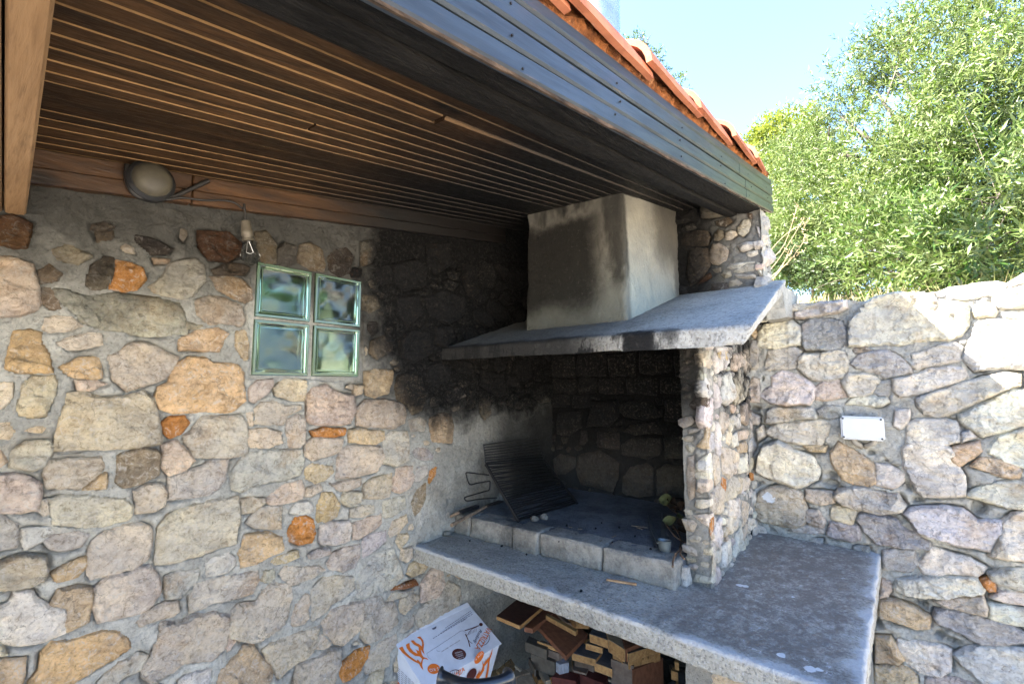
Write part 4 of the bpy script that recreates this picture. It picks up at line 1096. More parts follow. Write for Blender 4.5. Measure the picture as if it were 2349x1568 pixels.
# ================================================================ ROOF
roof = empty('lean_to_roof', (-1.1, 1.0, .6), 'lean-to roof with a boarded ceiling, dark front beam, blue-grey fascia boards and orange clay tiles', 'roof')
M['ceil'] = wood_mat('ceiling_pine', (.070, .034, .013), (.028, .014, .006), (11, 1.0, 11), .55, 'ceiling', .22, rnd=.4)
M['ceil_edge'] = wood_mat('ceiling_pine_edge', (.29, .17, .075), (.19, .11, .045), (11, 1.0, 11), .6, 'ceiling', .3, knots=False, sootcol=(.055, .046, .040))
M['trim'] = wood_mat('trim_pine', (.090, .041, .014), (.042, .019, .007), (11, 1.3, 11), .45, 'trim', .5)
M['charred'] = wood_mat('charred_beam', (.011, .010, .009), (.003, .0027, .0025), (16, .9, 16), .7, None, .15, knots=False, bumpd=.006)
M['crossbeam'] = wood_mat('varnished_beam', (.26, .155, .075), (.17, .095, .042), (1.0, 12, 12), .5, None, .4)
n = NT('fascia_sky_tint', .42, .26); x, y, z = n.xyz(); cb = n.N.new('ShaderNodeCombineXYZ'); n._in(cb.inputs[0], n.m('MULTIPLY', x, 12.0)); n._in(cb.inputs[1], y); n._in(cb.inputs[2], n.m('MULTIPLY', n.m('SUBTRACT', z, n.m('MULTIPLY', y, .179)), 14.0)); fv = cb.outputs[0]
g = n.noise(5, 6, .65, fv)
c = n.mix(n.ss(g, .35, .7), (.030, .040, .052), (.020, .026, .034)); c = n.mix(n.ss(y, 1.2, 2.2), c, (.055, .070, .055))  # sky reflection on dark varnish painted in: bluish near, green-grey far
c = n.mix(n.ss(n.noise(9, 5, .7, fv, off=31), .62, .72, 0, .6), c, (.10, .075, .055)); c = n.mix(n.ss(n.noise(1.6, 4, .6, fv, off=11), .5, .66, 0, .5), c, (.020, .026, .040))
M['fascia'] = n.out(c, n.bump(g, .002, .4), n.ss(g, .3, .7, .3, .42))
PL = [-.675, -.722, -.768, -.819, -.865, -.916, -.966, -1.014, -1.066, -1.115, -1.166, -1.212, -1.290, -1.368, -1.420, -1.476, -1.546, -1.600, -1.652, -1.70]
Y0, Y1 = -3.3, YR + .02
def board(x_hi, x_lo, y0, y1, th=.016, gap=.010, rebate=True, droop=0.0):
    """one ceiling board: seen face, bright bare edge facing the light, rebate running under the next board"""
    b = MB(); ys = [y0, y1]
    zz = lambda x, y, d: ceil_z(x, y) + d
    prof = [(x_hi - gap, 0.0), (x_lo, 0.0), (x_lo, th), (x_hi + .004, th), (x_hi + .004, .0070), (x_hi - gap + .0005, .0070)]
    V = [(px, yy, zz(px, yy, d - droop * (1 if yy == y0 else 0))) for yy in ys for px, d in prof]; k = len(prof)
    F = [(i, (i + 1) % k, (i + 1) % k + k, i + k) for i in range(k)]
    b.add(V, F[:1]); b.add([], [])
    b.f = [f for f in F] + [tuple(range(k))[::-1], tuple(range(k, 2 * k))]
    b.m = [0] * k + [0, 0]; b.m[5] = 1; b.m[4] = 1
    return b
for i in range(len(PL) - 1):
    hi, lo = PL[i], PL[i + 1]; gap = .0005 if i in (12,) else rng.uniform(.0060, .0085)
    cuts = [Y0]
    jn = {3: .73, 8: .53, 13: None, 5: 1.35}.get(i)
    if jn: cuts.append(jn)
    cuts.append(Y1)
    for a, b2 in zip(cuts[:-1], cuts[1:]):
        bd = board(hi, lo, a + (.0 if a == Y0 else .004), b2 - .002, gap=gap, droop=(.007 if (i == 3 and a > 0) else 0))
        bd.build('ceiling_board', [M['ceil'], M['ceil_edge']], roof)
# deck above the boards
b = MB(); b.hexa([(-2.25, Y0, ceil_z(-1.9, Y0) + .03), (-.50, Y0, ceil_z(-.5, Y0) + .05), (-.50, YR + .2, ceil_z(-.5, YR + .2) + .05), (-2.25, YR + .2, ceil_z(-1.9, YR + .2) + .03),
                  (-2.25, Y0, ceil_z(-1.9, Y0) + .10), (-.50, Y0, ceil_z(-.5, Y0) + .12), (-.50, YR + .2, ceil_z(-.5, YR + .2) + .12), (-2.25, YR + .2, ceil_z(-1.9, YR + .2) + .10)])
b.build('roof_deck', M['charred'], roof)
# trim boards above the left wall (two grooved boards one above the other, joined at y = .78)
for k, (za, zb, out) in enumerate(((-.094, -.052, .030), (-.051, -.002, .026))):
    for j, (ya, yb) in enumerate(((.06, .437), (.440, 1.93))):
        e = out + (.0 if j else .004)
        zs = lambda y: ceil_z(-1.65, y) 
        b = MB(); b.hexa([(XL - .01, ya, zs(ya) + za), (XL + e, ya, zs(ya) + za), (XL + e, yb, zs(yb) + za), (XL - .01, yb, zs(yb) + za), (XL - .01, ya, zs(ya) + zb), (XL + e, ya, zs(ya) + zb), (XL + e, yb, zs(yb) + zb), (XL - .01, yb, zs(yb) + zb)])
        b.build('trim_board', M['trim'], roof, bevel=.003)
# charred front beam: an old squared log with cracks
def fb(y): return .455 + .157 * y
ys = np.arange(-3.2, YR + .16, .02); prof = []
P0 = [(-.630, .012), (-.622, .0), (-.600, -.006), (-.575, -.004), (-.568, .0), (-.5635, .030), (-.559, .002), (-.545, -.004), (-.520, -.003), (-.500, .0), (-.478, .002), (-.470, .010), (-.470, .15), (-.630, .15)]
V = []; k = len(P0)
for yy in ys:
    for j, (px, d) in enumerate(P0):
        q = np.array([px * 14, yy * 1.6, d * 14]); w = .010 * float(fbm(q, 3)) + .003 * float(fbm(q * 4 * np.array([1, .3, 1]), 2)) if j < 12 else 0
        cx = px + (.006 * math.sin(yy * 2.1) if 3 < j < 7 else 0) + (.012 * float(fbm(np.array([yy * 1.2, 3.3, 0]), 2)) if j < 2 else 0)
        V.append((cx, yy, fb(yy) + d + w * (.5 if j != 5 else .2)))
V = np.array(V); m_ = len(ys); i = (np.arange(m_ - 1)[:, None] * k + np.arange(k)[None, :]); j2 = (np.arange(m_ - 1)[:, None] * k + (np.arange(k)[None, :] + 1) % k)
Fq = np.stack([i, j2, j2 + k, i + k], -1).reshape(-1, 4)
link('front_beam', fastmesh('front_beam', V, Fq[:, ::-1]), M['charred'], roof, None, 35)
# fascia boards
OFF = [.404, .448, .491, .535, .570]
for q in range(4):
    a, c2 = OFF[q] + .002, OFF[q + 1] - .002
    if q == 3: a += .0
    spans = [(-3.2, 2.05), (2.054, 2.60)] if q in (0, 1) else [(-3.2, 1.96), (1.962, 2.60)] if q == 2 else [(-3.2, 2.6)]
    for j, (ya, yb) in enumerate(spans):
        xo = -.450 - .0015 * (q % 2) + .001 * j; w = .0 if q < 3 else .004
        e = .0045
        b = MB()
        pr = [(-.468, a), (xo - e, a), (xo, a + e), (xo, c2 - e), (xo - e, c2), (-.468, c2)]
        kk = len(pr); nn = 28; yv = np.linspace(ya, yb, nn)
        V = [(px, yy, o + SV * yy + (.010 * (yy - 1.5) / 1.1 if (q == 3 and yy > 1.5) or (q == 2 and o > .52 and yy > 1.5) else 0) + .0018 * float(fbm(np.array([yy * 2.3, q * 4.0, 0]), 2))) for yy in yv for px, o in pr]
        F = [(r * kk + s, r * kk + (s + 1) % kk, (r + 1) * kk + (s + 1) % kk, (r + 1) * kk + s) for r in range(nn - 1) for s in range(kk)] + [tuple(range(kk))[::-1], tuple(range((nn - 1) * kk, nn * kk))]
        b.add(V, F); b.build('fascia_board', M['fascia'], roof, smooth=30)
nailm = plain('nail_head', (.012, .011, .010), .6, .3)
for yy in (.55, .92, 1.31, 1.72, 2.12, 2.48):
    for q in range(3):
        b = MB(); zc = OFF[q] + .020 + rng.uniform(-.006, .006) + SV * yy; y2 = yy + rng.uniform(-.03, .03); b.tube([(-.4505, y2, zc), (-.4475, y2, zc)], .0022, 8); b.build('nail', nailm, roof)
# raw splintered strip below the fascia
M['splinter'] = wood_mat('splintered_wood', (.09, .06, .04), (.012, .008, .006), (20, 4, 20), .8, None, .2, knots=False)
yv = np.arange(-1.0, 2.58, .012); b = MB(); V = []
for yy in yv:
    r1 = .001 + .005 * float(fbm(np.array([yy * 14, 0, 1.]), 3)); z0 = .404 + SV * yy
    V += [(-.4535, yy, z0 + .003), (-.4555, yy, z0 - max(.0005, r1)), (-.4600, yy, z0 - max(.0005, r1)), (-.4600, yy, z0 + .003)]
F = [(r * 4 + s, r * 4 + (s + 1) % 4, (r + 1) * 4 + (s + 1) % 4, (r + 1) * 4 + s) for r in range(len(yv) - 1) for s in range(4)]
b.add(V, F); b.build('splintered_edge', M['splinter'], roof)
# cross beam at the near end, clad with two boards
def xb(x0, x1, ya, yb, z0, z1, nm='crossbeam_board', skew=.05):
    b = MB(); s0 = skew * (x0 + 1.68); s1 = skew * (x1 + 1.68)
    b.hexa([(x0, ya - s0, z0), (x1, ya - s1, z0 - .004), (x1, yb - s1, z0 - .004), (x0, yb - s0, z0), (x0, ya - s0, z1), (x1, ya - s1, z1), (x1, yb - s1, z1), (x0, yb - s0, z1)])
    return b.build(nm, M['crossbeam'], roof, bevel=.004)
xb(-1.70, -.47, .056, .094, .428, .66); xb(-1.70, -.47, -.02, .053, .425, .66); xb(-1.70, -.47, -.14, -.024, .425, .66)
# clay tiles
n = NT('clay_tile', .8, .25)
c = n.mix(n.ss(n.noise(9, 6, .65), .35, .7), (.44, .165, .085), (.30, .10, .05)); c = n.mix(n.ss(n.noise(34, 5, .7), .58, .72, 0, .55), c, (.38, .21, .145)); c = n.mix(n.ss(n.noise(5, 4, .6, off=9), .6, .72, 0, .5), c, (.16, .07, .04))
M['tile'] = n.out(c, n.bump(n.noise(60, 5, .7), .002, .6))
n = NT('tile_mortar', .95, .1); c = n.mix(n.ss(n.noise(16, 6, .7), .38, .62), (.27, .10, .035), (.10, .038, .017)); c = n.mix(n.ss(n.noise(50, 4, .7), .55, .72, 0, .5), c, (.50, .30, .17))
M['bedding'] = n.out(c, n.bump(n.noise(30, 7, .75), .012, .9))
def tile_mesh(L=.43, r0=.094, r1=.074, t=.015):
    V = []; NA, NL = 14, 8
    for s in range(2):
        for i in range(NL + 1):
            f = i / NL; r = r0 + (r1 - r0) * f - s * t
            for j in range(NA + 1):
                a = math.pi * (j / NA); V.append((r * math.cos(a), f * L, r * math.sin(a) * .92 + .0015 * math.sin(9 * f + j)))
    W = NA + 1; S = (NL + 1) * W; F = []
    for i in range(NL):
        for j in range(NA):
            q = (i * W + j, i * W + j + 1, (i + 1) * W + j + 1, (i + 1) * W + j); F += [q, tuple(S + k for k in q[::-1])]
    for j in range(NA): F += [(j, S + j, S + j + 1, j + 1), (NL * W + j, NL * W + j + 1, S + NL * W + j + 1, S + NL * W + j)]
    for i in range(NL): F += [(i * W, (i + 1) * W, S + (i + 1) * W, S + i * W), (i * W + NA, S + i * W + NA, S + (i + 1) * W + NA, (i + 1) * W + NA)]
    me = bpy.data.meshes.new('roof_tile'); me.from_pydata(V, [], F); bm = bmesh.new(); bm.from_mesh(me); bmesh.ops.recalc_face_normals(bm, faces=bm.faces); bm.to_mesh(me); bm.free()
    me.materials.append(M['tile']); me.polygons.foreach_set('use_smooth', [True] * len(me.polygons)); me.set_sharp_from_angle(angle=R_(40)); return me
tm = tile_mesh()
ang = math.atan(SV)
for col_ in range(7):
    xc = -.505 - col_ * .205
    for row in range(-8, 7):
        y_end = .27 + .372 * row    # lower mouth of the tile, facing down the slope (towards the viewer)
        if y_end > 2.35: continue
        o = bpy.data.objects.new('roof_tile', tm); COL.objects.link(o); o.parent = roof; o.matrix_parent_inverse = wmat(roof).inverted()
        base = .575 if col_ == 0 else .60
        o.location = (xc + rng.uniform(-.004, .004), y_end, base + SV * y_end + .012 + (.0 if col_ == 0 else .02))
        o.rotation_euler = (ang - .032 + rng.uniform(-.006, .006), rng.uniform(-.03, .03), rng.uniform(-.012, .012))
        if y_end > 2.1: o.scale = (1, .62, 1)
# mortar bedding squeezed out under the verge tiles
yv = np.arange(-1.5, 2.53, .010); zv = np.linspace(0, 1, 9); V = []
for yy in yv:
    top = .598 + .022 * ((yy - .27) / .372 % 1.0) * 0 + SV * yy; bot = .560 + SV * yy + (.010 * (yy - 1.5) / 1.1 if yy > 1.5 else 0)
    for t in zv:
        q = np.array([[yy * 20, t * 1.2 + yy, 4.0]]); d = .024 * float(fbm(q, 4, .65, True)[0]) + .010 * float(fbm(q * 4, 3)[0])
        V.append((-.474 + .012 * math.sin(t * math.pi) + d * .75, yy, bot + (top + .02 - bot) * t + .004 * float(fbm(q * 2 + 5, 2)[0])))
W = len(zv); i = np.arange(len(yv) - 1)[:, None] * W + np.arange(W - 1)[None, :]
link('verge_mortar', fastmesh('verge_mortar', np.array(V), np.stack([i, i + W, i + W + 1, i + 1], -1).reshape(-1, 4)), M['bedding'], roof, None, 35)
# flue
flue = empty('flue_pipe', (-1.12, 2.1, .95), 'shiny galvanised round flue pipe rising above the tiled roof', 'chimney pipe')
n = NT('galvanised', .28, .6); n.b.inputs['Metallic'].default_value = 0.75
M['galv'] = n.out(n.mix(n.ss(n.noise(14, 3, .5), .4, .6), (.34, .40, .46), (.40, .46, .52)), n.bump(n.noise(60, 3, .5), .0006, .4), n.ss(n.noise(30, 4, .6), .3, .7, .22, .34))
pR = ray(1421, 40); pr = pR * (2.35 / np.hypot(pR[0], pR[1])); rad = .105
side_ = np.array([RT[0], RT[1]]); ctr = pr[:2] - side_ * rad
flue.location = (ctr[0], ctr[1], .95)
b = MB(); b.tube([(ctr[0], ctr[1], .92), (ctr[0], ctr[1], 3.2)], rad, 48); b.build('pipe', M['galv'], flue, smooth=40)
b = MB(); b.tube([(ctr[0], ctr[1], 1.10), (ctr[0], ctr[1], 1.13)], rad + .004, 48); b.build('clamp_ring', M['galv'], flue, smooth=40)
rough_hexa('flashing', [(ctr[0] - .2, ctr[1] - .2, .93), (ctr[0] + .2, ctr[1] - .2, .93), (ctr[0] + .2, ctr[1] + .2, 1.0), (ctr[0] - .2, ctr[1] + .2, 1.0), (ctr[0] - .14, ctr[1] - .14, 1.08), (ctr[0] + .14, ctr[1] - .14, 1.08), (ctr[0] + .14, ctr[1] + .14, 1.1), (ctr[0] - .14, ctr[1] + .14, 1.1)], .05, .006, 6, M['mortar_bound'], flue, 3)

# ================================================================ LAMP, BULB
black = plain('black_plastic', (.018, .018, .018), .5, .4); cab = plain('black_cable', (.02, .018, .016), .55, .4)
lamp = empty('wall_lamp', (XL + .05, .335, .595), 'dusty round bulkhead lamp on the trim board above the stone wall', 'lamp')
XT = XL + .034
def disc(cy, cz, r, xs, rs, n_=40, sq=1.0):
    b = MB(); V = []; 
    for xx, rr in zip(xs, rs):
        for k in range(n_):
            a = 2 * math.pi * k / n_; V.append((xx, cy + rr * math.cos(a), cz + rr * math.sin(a) * sq))
    F = [(i * n_ + k, i * n_ + (k + 1) % n_, (i + 1) * n_ + (k + 1) % n_, (i + 1) * n_ + k) for i in range(len(xs) - 1) for k in range(n_)] + [tuple(range(n_)), tuple(range((len(xs) - 1) * n_, len(xs) * n_))]
    return b.add(V, F)
LC = onx(345, 412, XT + .03)
disc(LC[1] + .004, LC[2], .06, (XT, XT + .025, XT + .034), (.058, .058, .050)).build('housing', black, lamp, smooth=35)
n = NT('dusty_glass', .55, .4); M['dusty'] = n.out(n.mix(n.ss(n.noise(18, 4, .6), .35, .7), (.085, .075, .05), (.06, .052, .038)), n.bump(n.noise(60, 4, .6), .001, .4))
disc(LC[1] + .004, LC[2], .05, (XT + .030, XT + .046, XT + .056, XT + .061), (.049, .045, .032, .010)).build('lamp_glass', M['dusty'], lamp, smooth=60)
cr1 = cropper(0, 0, 2.613)
def cab_pts(pts, x=XT + .012): return [onx(*cr1(*q), x) for q in pts]
b = MB(); b.tube(smooth_path(cab_pts([(915, 1180), (910, 1270), (945, 1360), (1000, 1405), (1055, 1405), (1085, 1385)])), .0085, 10); b.build('cable', cab, lamp, smooth=60)
b = MB(); b.tube(smooth_path(cab_pts([(1110, 1380), (1160, 1412), (1250, 1400), (1340, 1360), (1430, 1320), (1490, 1290)])), .0065, 10); b.build('cable', cab, lamp, smooth=60)
bulb = empty('light_bulb', tuple(onx(565, 480, XL + .09)), 'clear glass bulb in a brass socket hanging on a black cable at the glass blocks', 'light bulb')
bp = cab_pts([(1110, 1385), (1180, 1425), (1300, 1412), (1450, 1430), (1600, 1432), (1680, 1450), (1735, 1490), (1750, 1568)], XT + .02)
b = MB(); e0 = onx(563, 505, XL + .075); b.tube(smooth_path(bp[:-1] + [e0 + np.array([0, -.006, .05]), e0]), .0035, 8); b.build('cable', cab, bulb, smooth=60)
brass = plain('aged_brass', (.11, .095, .07), .5, .4, .3)
ax = onx(577, 608, XL + .075) - e0; L = np.linalg.norm(ax); ax = ax / L
def lathe(prof, mat, name, parent, n_=28, sm=50):
    b = MB(); b.tube([e0 + ax * t for t, r in prof], [r for t, r in prof], n_); return b.build(name, mat, parent, smooth=sm)
lathe([(0, .006), (.003, .014), (.03, .016), (.034, .0175), (.05, .0175), (.052, .0155), (.060, .0155), (.062, .018), (.066, .018), (.068, .015)], brass, 'socket', bulb)
n = NT('clear_bulb', .02, .5); n.b.inputs['Transmission Weight'].default_value = 1.0; n.b.inputs['IOR'].default_value = 1.08; M['bulb'] = n.out((.93, .93, .90))
Lb = L - .064
lathe([(.064, .013), (.064 + Lb * .2, .015), (.064 + Lb * .4, .023), (.064 + Lb * .62, .0285), (.064 + Lb * .8, .026), (.064 + Lb * .93, .016), (.064 + Lb, .003)], M['bulb'], 'bulb_glass', bulb, 32, 80)
b = MB(); w = np.cross(ax, [1, 0, 0]); w /= np.linalg.norm(w); f0 = e0 + ax * (.064 + Lb * .5)
b.tube([e0 + ax * .06, f0 - w * .010], .0009, 5); b.tube([e0 + ax * .06, f0 + w * .010], .0009, 5); b.tube(smooth_path([f0 - w * .010, f0 + ax * .004, f0 + w * .010]), .0006, 5); b.build('filament', plain('filament', (.5, .5, .5), .3, .5, 1), bulb)
# ================================================================ THINGS ON THE HEARTH
def A(p): return np.array(p, dtype=float)
iron = plain('sooty_iron', (.014, .013, .013), .55, .5, .3)
gr = empty('grill_basket', (-1.45, 1.9, -.60), 'black sooty wire grill grate leaning open against the left wall of the fire box', 'grill grate')
def gp(x, y, X): return onx(*c5(x, y), X)
BL, BR = onz(*c5(665, 1098), -.600), onz(*c5(1000, 995), -.600); TL, TR = gp(478, 772, -1.60), gp(812, 748, -1.60)
b = MB(); b.tube([BL, TL], .0075, 8); b.tube([BR, TR], .0075, 8); b.tube([BL + (TL - BL) * .02, BR + (TR - BR) * .02], .004, 8); b.tube([TL, TR], .004, 8); b.build('frame', iron, gr, smooth=60)
for k in range(24):
    t = (k + .8) / 25; p0 = BL + (TL - BL) * t; p1 = BR + (TR - BR) * t; sag = A([.004, 0, -.004]) * rng.uniform(-1.2, 1.2); e = A([0, 0, 1]) * rng.uniform(-.004, .004)
    b = MB(); b.tube(smooth_path([p0, p0 * .7 + p1 * .3 + sag, p0 * .3 + p1 * .7 - sag, p1 + e], 3), .0030, 6, cap=False); b.build('bar', iron, gr, smooth=60)
U0, U1, U2, U3 = gp(478, 772, -1.62), gp(812, 748, -1.62), gp(772, 612, -1.645), gp(465, 655, -1.645)
b = MB(); b.tube([U0, U3], .0028, 6); b.tube([U1, U2], .0028, 6); b.build('frame', iron, gr, smooth=60)
for k in range(8):
    t = (k + .6) / 8; p0 = U0 + (U3 - U0) * t; p1 = U1 + (U2 - U1) * t
    b = MB(); b.tube(smooth_path([p0, (p0 + p1) / 2 + A([.002, 0, .004 * rng.uniform(-1, 1)]), p1], 3), .0027, 6, cap=False); b.build('bar', iron, gr, smooth=60)
for pts in ([(495, 832), (440, 826), (372, 818), (366, 832), (385, 884), (430, 878), (500, 866)], [(502, 868), (497, 915), (470, 926), (368, 956), (356, 966), (372, 980), (440, 970), (540, 962)]):
    b = MB(); b.tube(smooth_path([gp(x, y, -1.60) for x, y in pts], 4), .0032, 8); b.build('handle', iron, gr, smooth=60)
oldw = wood_mat('old_grey_wood', (.30, .22, .15), (.14, .10, .07), (10, 10, 10), .75, None, .2)
def bar(name, p0, p1, w, t, mat, par, up=(0, 0, 1), w2=None, bevel=.0015, m2=None):
    p0, p1 = A(p0), A(p1); d = p1 - p0; u = A(up); s = np.cross(d, u); s /= np.linalg.norm(s); u = np.cross(s, d); u /= np.linalg.norm(u); w2 = w2 or w
    b = MB(); b.hexa([p0 - s * w / 2, p1 - s * w2 / 2, p1 + s * w2 / 2, p0 + s * w / 2, p0 - s * w / 2 + u * t, p1 - s * w2 / 2 + u * t, p1 + s * w2 / 2 + u * t, p0 + s * w / 2 + u * t]); return b.build(name, mat, par, bevel=bevel)
k1 = empty('ash_scraper', (-1.62, 1.5, -.66), 'short wooden stick with a charred far end lying nearest the wall on the counter', 'stick')
a, c = onz(*c5(168, 1122), -.675), gp(330, 1052, -1.62); d_ = gp(430, 1018, -1.63)
bar('handle', a, c, .018, .010, oldw, k1); bar('charred_end', c, d_, .020, .013, iron, k1, w2=.024)
k2 = empty('fire_poker', (-1.6, 1.6, -.6), 'long wooden-handled poker with a black tip lying over the corner of the hearth blocks', 'poker')
a, c, d_ = onz(*c5(282, 1118), -.592), gp(480, 1012, -1.60), gp(548, 990, -1.60)
b = MB(); b.tube([a, a + (c - a) * .5 + A([0, 0, .002]), c], [.0085, .0075, .006], 12); b.build('handle', oldw, k2, smooth=50)
bar('tip', c, d_ + (d_ - c) * .3, .020, .006, iron, k2, w2=.034)
for nm, q, r, lab, sd in (('pebble', (755, 1082), (.020, .018, .014), 'grey pebble at the foot of the grill, the left one of two touching', 31), ('pebble', (812, 1070), (.019, .017, .015), 'grey pebble at the foot of the grill, the right one of two touching', 37)):
    p = onz(*c5(*q), -.595); bm = bmesh.new(); bmesh.ops.create_icosphere(bm, subdivisions=3, radius=1)
    for v in bm.verts: v.co = Vector((v.co.x * r[0], v.co.y * r[1], v.co.z * r[2])) * (1 + .22 * float(fbm(A(v.co) * 1.3 + sd, 3)))
    me = bpy.data.meshes.new(nm); bm.to_mesh(me); bm.free(); o = link(nm, me, M['block'], None, None, 50); o.location = p; props(o, lab, 'stone', 'pebbles on the hearth')
p = onz(*c5(1617, 1462), ZC)
rough_hexa('white_stone', [(p[0] - .013, p[1] - .010, ZC - .003), (p[0] + .012, p[1] - .010, ZC - .003), (p[0] + .013, p[1] + .03, ZC - .003), (p[0] - .012, p[1] + .03, ZC - .003), (p[0] - .009, p[1] - .004, ZC + .064), (p[0] + .008, p[1] - .006, ZC + .062), (p[0] + .009, p[1] + .026, ZC + .058), (p[0] - .008, p[1] + .026, ZC + .06)], .005, .006, 30, M['stone_bound'], None, 12, 45, color=PAL['W'], edge=.003)
props(bpy.data.objects['white_stone'], 'small upright white stone wedged between the last hearth block and the pillar', 'stone')
# tongs
galv2 = plain('dull_zinc', (.13, .15, .15), .45, .5, .5)
tg = empty('fire_tongs', (-.74, 1.77, -.6), 'grey metal fire tongs with two long arms lying on the hearth near the pillar', 'tongs')
e = onz(*c5(1500, 1248), -.590)
pa = [onz(*c5(1405, 1062), -.598), onz(*c5(1432, 1150), -.588), onz(*c5(1470, 1222), -.575)]; pb = [onz(*c5(1484, 1050), -.598), onz(*c5(1488, 1140), -.585), onz(*c5(1492, 1205), -.572)]
bar('arm', pa[0], pa[1], .006, .002, galv2, tg, w2=.014, bevel=0); bar('arm', pa[1], pa[2], .014, .002, galv2, tg, w2=.020, bevel=0)
bar('arm', pb[0], pb[1], .006, .002, galv2, tg, w2=.012, bevel=0); bar('arm', pb[1], pb[2], .012, .002, galv2, tg, w2=.018, bevel=0)
bm = bmesh.new(); N_ = 20
lo = [(e[0] + .024 * math.cos(2 * math.pi * k / N_), e[1] + .018 * math.sin(2 * math.pi * k / N_)) for k in range(N_)]
b = MB(); V = []; 
for zz, s_ in ((-.602, .80), (-.585, .98), (-.566, 1.0), (-.562, 1.08), (-.565, .94), (-.590, .82)):
    V += [(e[0] + (q[0] - e[0]) * s_, e[1] + (q[1] - e[1]) * s_, zz) for q in lo]
F = [(i * N_ + k, i * N_ + (k + 1) % N_, (i + 1) * N_ + (k + 1) % N_, (i + 1) * N_ + k) for i in range(5) for k in range(N_)] + [tuple(range(N_)), tuple(range(5 * N_, 6 * N_))]
b.add(V, F); b.build('bent_spring', galv2, tg, smooth=50)
# dried vine: leaves and twigs blown in beside the pillar
leafm = plain('dry_leaf', (.12, .125, .05), .7, .2, var=.4); leafb = plain('brown_leaf', (.07, .04, .022), .8, .2, var=.3); twm = plain('twig', (.12, .075, .045), .8, .2, var=.3)
vn = empty('dried_vine', (-.75, 2.0, -.6), 'dried vine with curled brown and pale green leaves heaped against the pillar', 'plant')
def leaf(px, z, L, W, ang_, mat, tilt=.5):
    p = onz(*c5(*px), z); N = 7; V = []; F = []
    for i in range(N):
        t = i / (N - 1); wd = W * math.sin(math.pi * min(1, t * 1.02 + .02)) ** .7
        for s in (-1, -.5, 0, .5, 1): V.append((L * (t - .5), wd * s * (1 + .15 * math.sin(5 * t)), .25 * W * abs(s) + L * .3 * (t - .5) ** 2 * 2))
    F = [(i * 5 + j, (i + 1) * 5 + j, (i + 1) * 5 + j + 1, i * 5 + j + 1) for i in range(N - 1) for j in range(4)]
    Rm = Matrix.Rotation(ang_, 3, 'Z') @ Matrix.Rotation(tilt, 3, 'X') @ Matrix.Rotation(-tilt * .6, 3, 'Y')
    b = MB(); b.add([tuple(Rm @ Vector(v) + Vector(p)) for v in V], F); b.build('leaf', mat, vn, smooth=60)
for px, z, L, W, a_, m_, t_ in (((1515, 975), -.55, .075, .028, .3, leafm, .9), ((1540, 990), -.56, .06, .024, 1.8, leafb, .5), ((1535, 1095), -.57, .06, .022, .5, leafm, .7), ((1590, 1080), -.565, .055, .022, 2.4, leafm, .3),
                                ((1600, 1105), -.58, .05, .018, 1.0, leafb, .6), ((1560, 1030), -.58, .05, .02, 2.0, leafb, .2), ((1600, 1010), -.57, .06, .022, .1, leafb, 1.0), ((1610, 1150), -.59, .05, .02, .9, leafb, .3), ((1560, 1150), -.592, .045, .017, 2.9, leafb, .2)):
    leaf(px, z, L, W, a_, m_, t_)
for pts in ([(1490, 960), (1520, 1010), (1570, 1050), (1630, 1080)], [(1500, 1100), (1550, 1170), (1600, 1210), (1635, 1225)], [(1545, 1355), (1555, 1300), (1590, 1250), (1625, 1230)], [(1612, 1312), (1590, 1280), (1605, 1250), (1632, 1235)], [(1550, 1120), (1590, 1190), (1585, 1250), (1560, 1280)], [(1520, 985), (1580, 1010), (1620, 1060)], [(1600, 950), (1590, 1000), (1560, 1040)]):
    b = MB(); P_ = [onz(*c5(*q), -.592 + .02 * rng.rand()) for q in pts]; b.tube(smooth_path(P_, 4), np.linspace(.0035, .0018, (len(P_) - 1) * 4 + 1), 6); b.build('twig', twm, vn, smooth=60)
# wood chip on the counter
M['chip'] = wood_mat('chip_wood', (.55, .31, .15), (.42, .22, .10), (6, 6, 6), .7, None, .2, knots=False)
a, c = onz(*c5(1168, 1434), ZC + .001), onz(*c5(1340, 1462), ZC + .001)
o = bar('wood_chip', a, c, .010, .006, M['chip'], None, w2=.014); props(o, 'flat orange-brown splinter of wood lying on the counter in front of the hearth blocks', 'wood chip')
crumb = plain('charcoal', (.015, .015, .016), .8, .2)
for q, zz in (((568, 1237), ZC), ((710, 1285), ZC), ((1022, 1494), ZC), ((1105, 1136), -.603), ((895, 1212), -.603), ((1240, 1130), -.603), ((1140, 1105), -.603), ((660, 810 + 280), -.603), ((1420, 1255), -.603), ((385, 1207), ZC), ((940, 1120), -.603), ((1200, 1215), -.603), ((1330, 1180), -.603)):
    p = onz(*c5(*q), zz + .003); s = rng.uniform(.003, .0065)
    bm = bmesh.new(); bmesh.ops.create_icosphere(bm, subdivisions=1, radius=s)
    for v in bm.verts: v.co *= rng.uniform(.7, 1.2)
    me = bpy.data.meshes.new('charcoal_crumb'); bm.to_mesh(me); bm.free(); o = link('charcoal_crumb', me, crumb); o.location = p
    props(o, 'tiny black crumb of charcoal scattered on the hearth and counter', 'charcoal', 'charcoal crumbs')
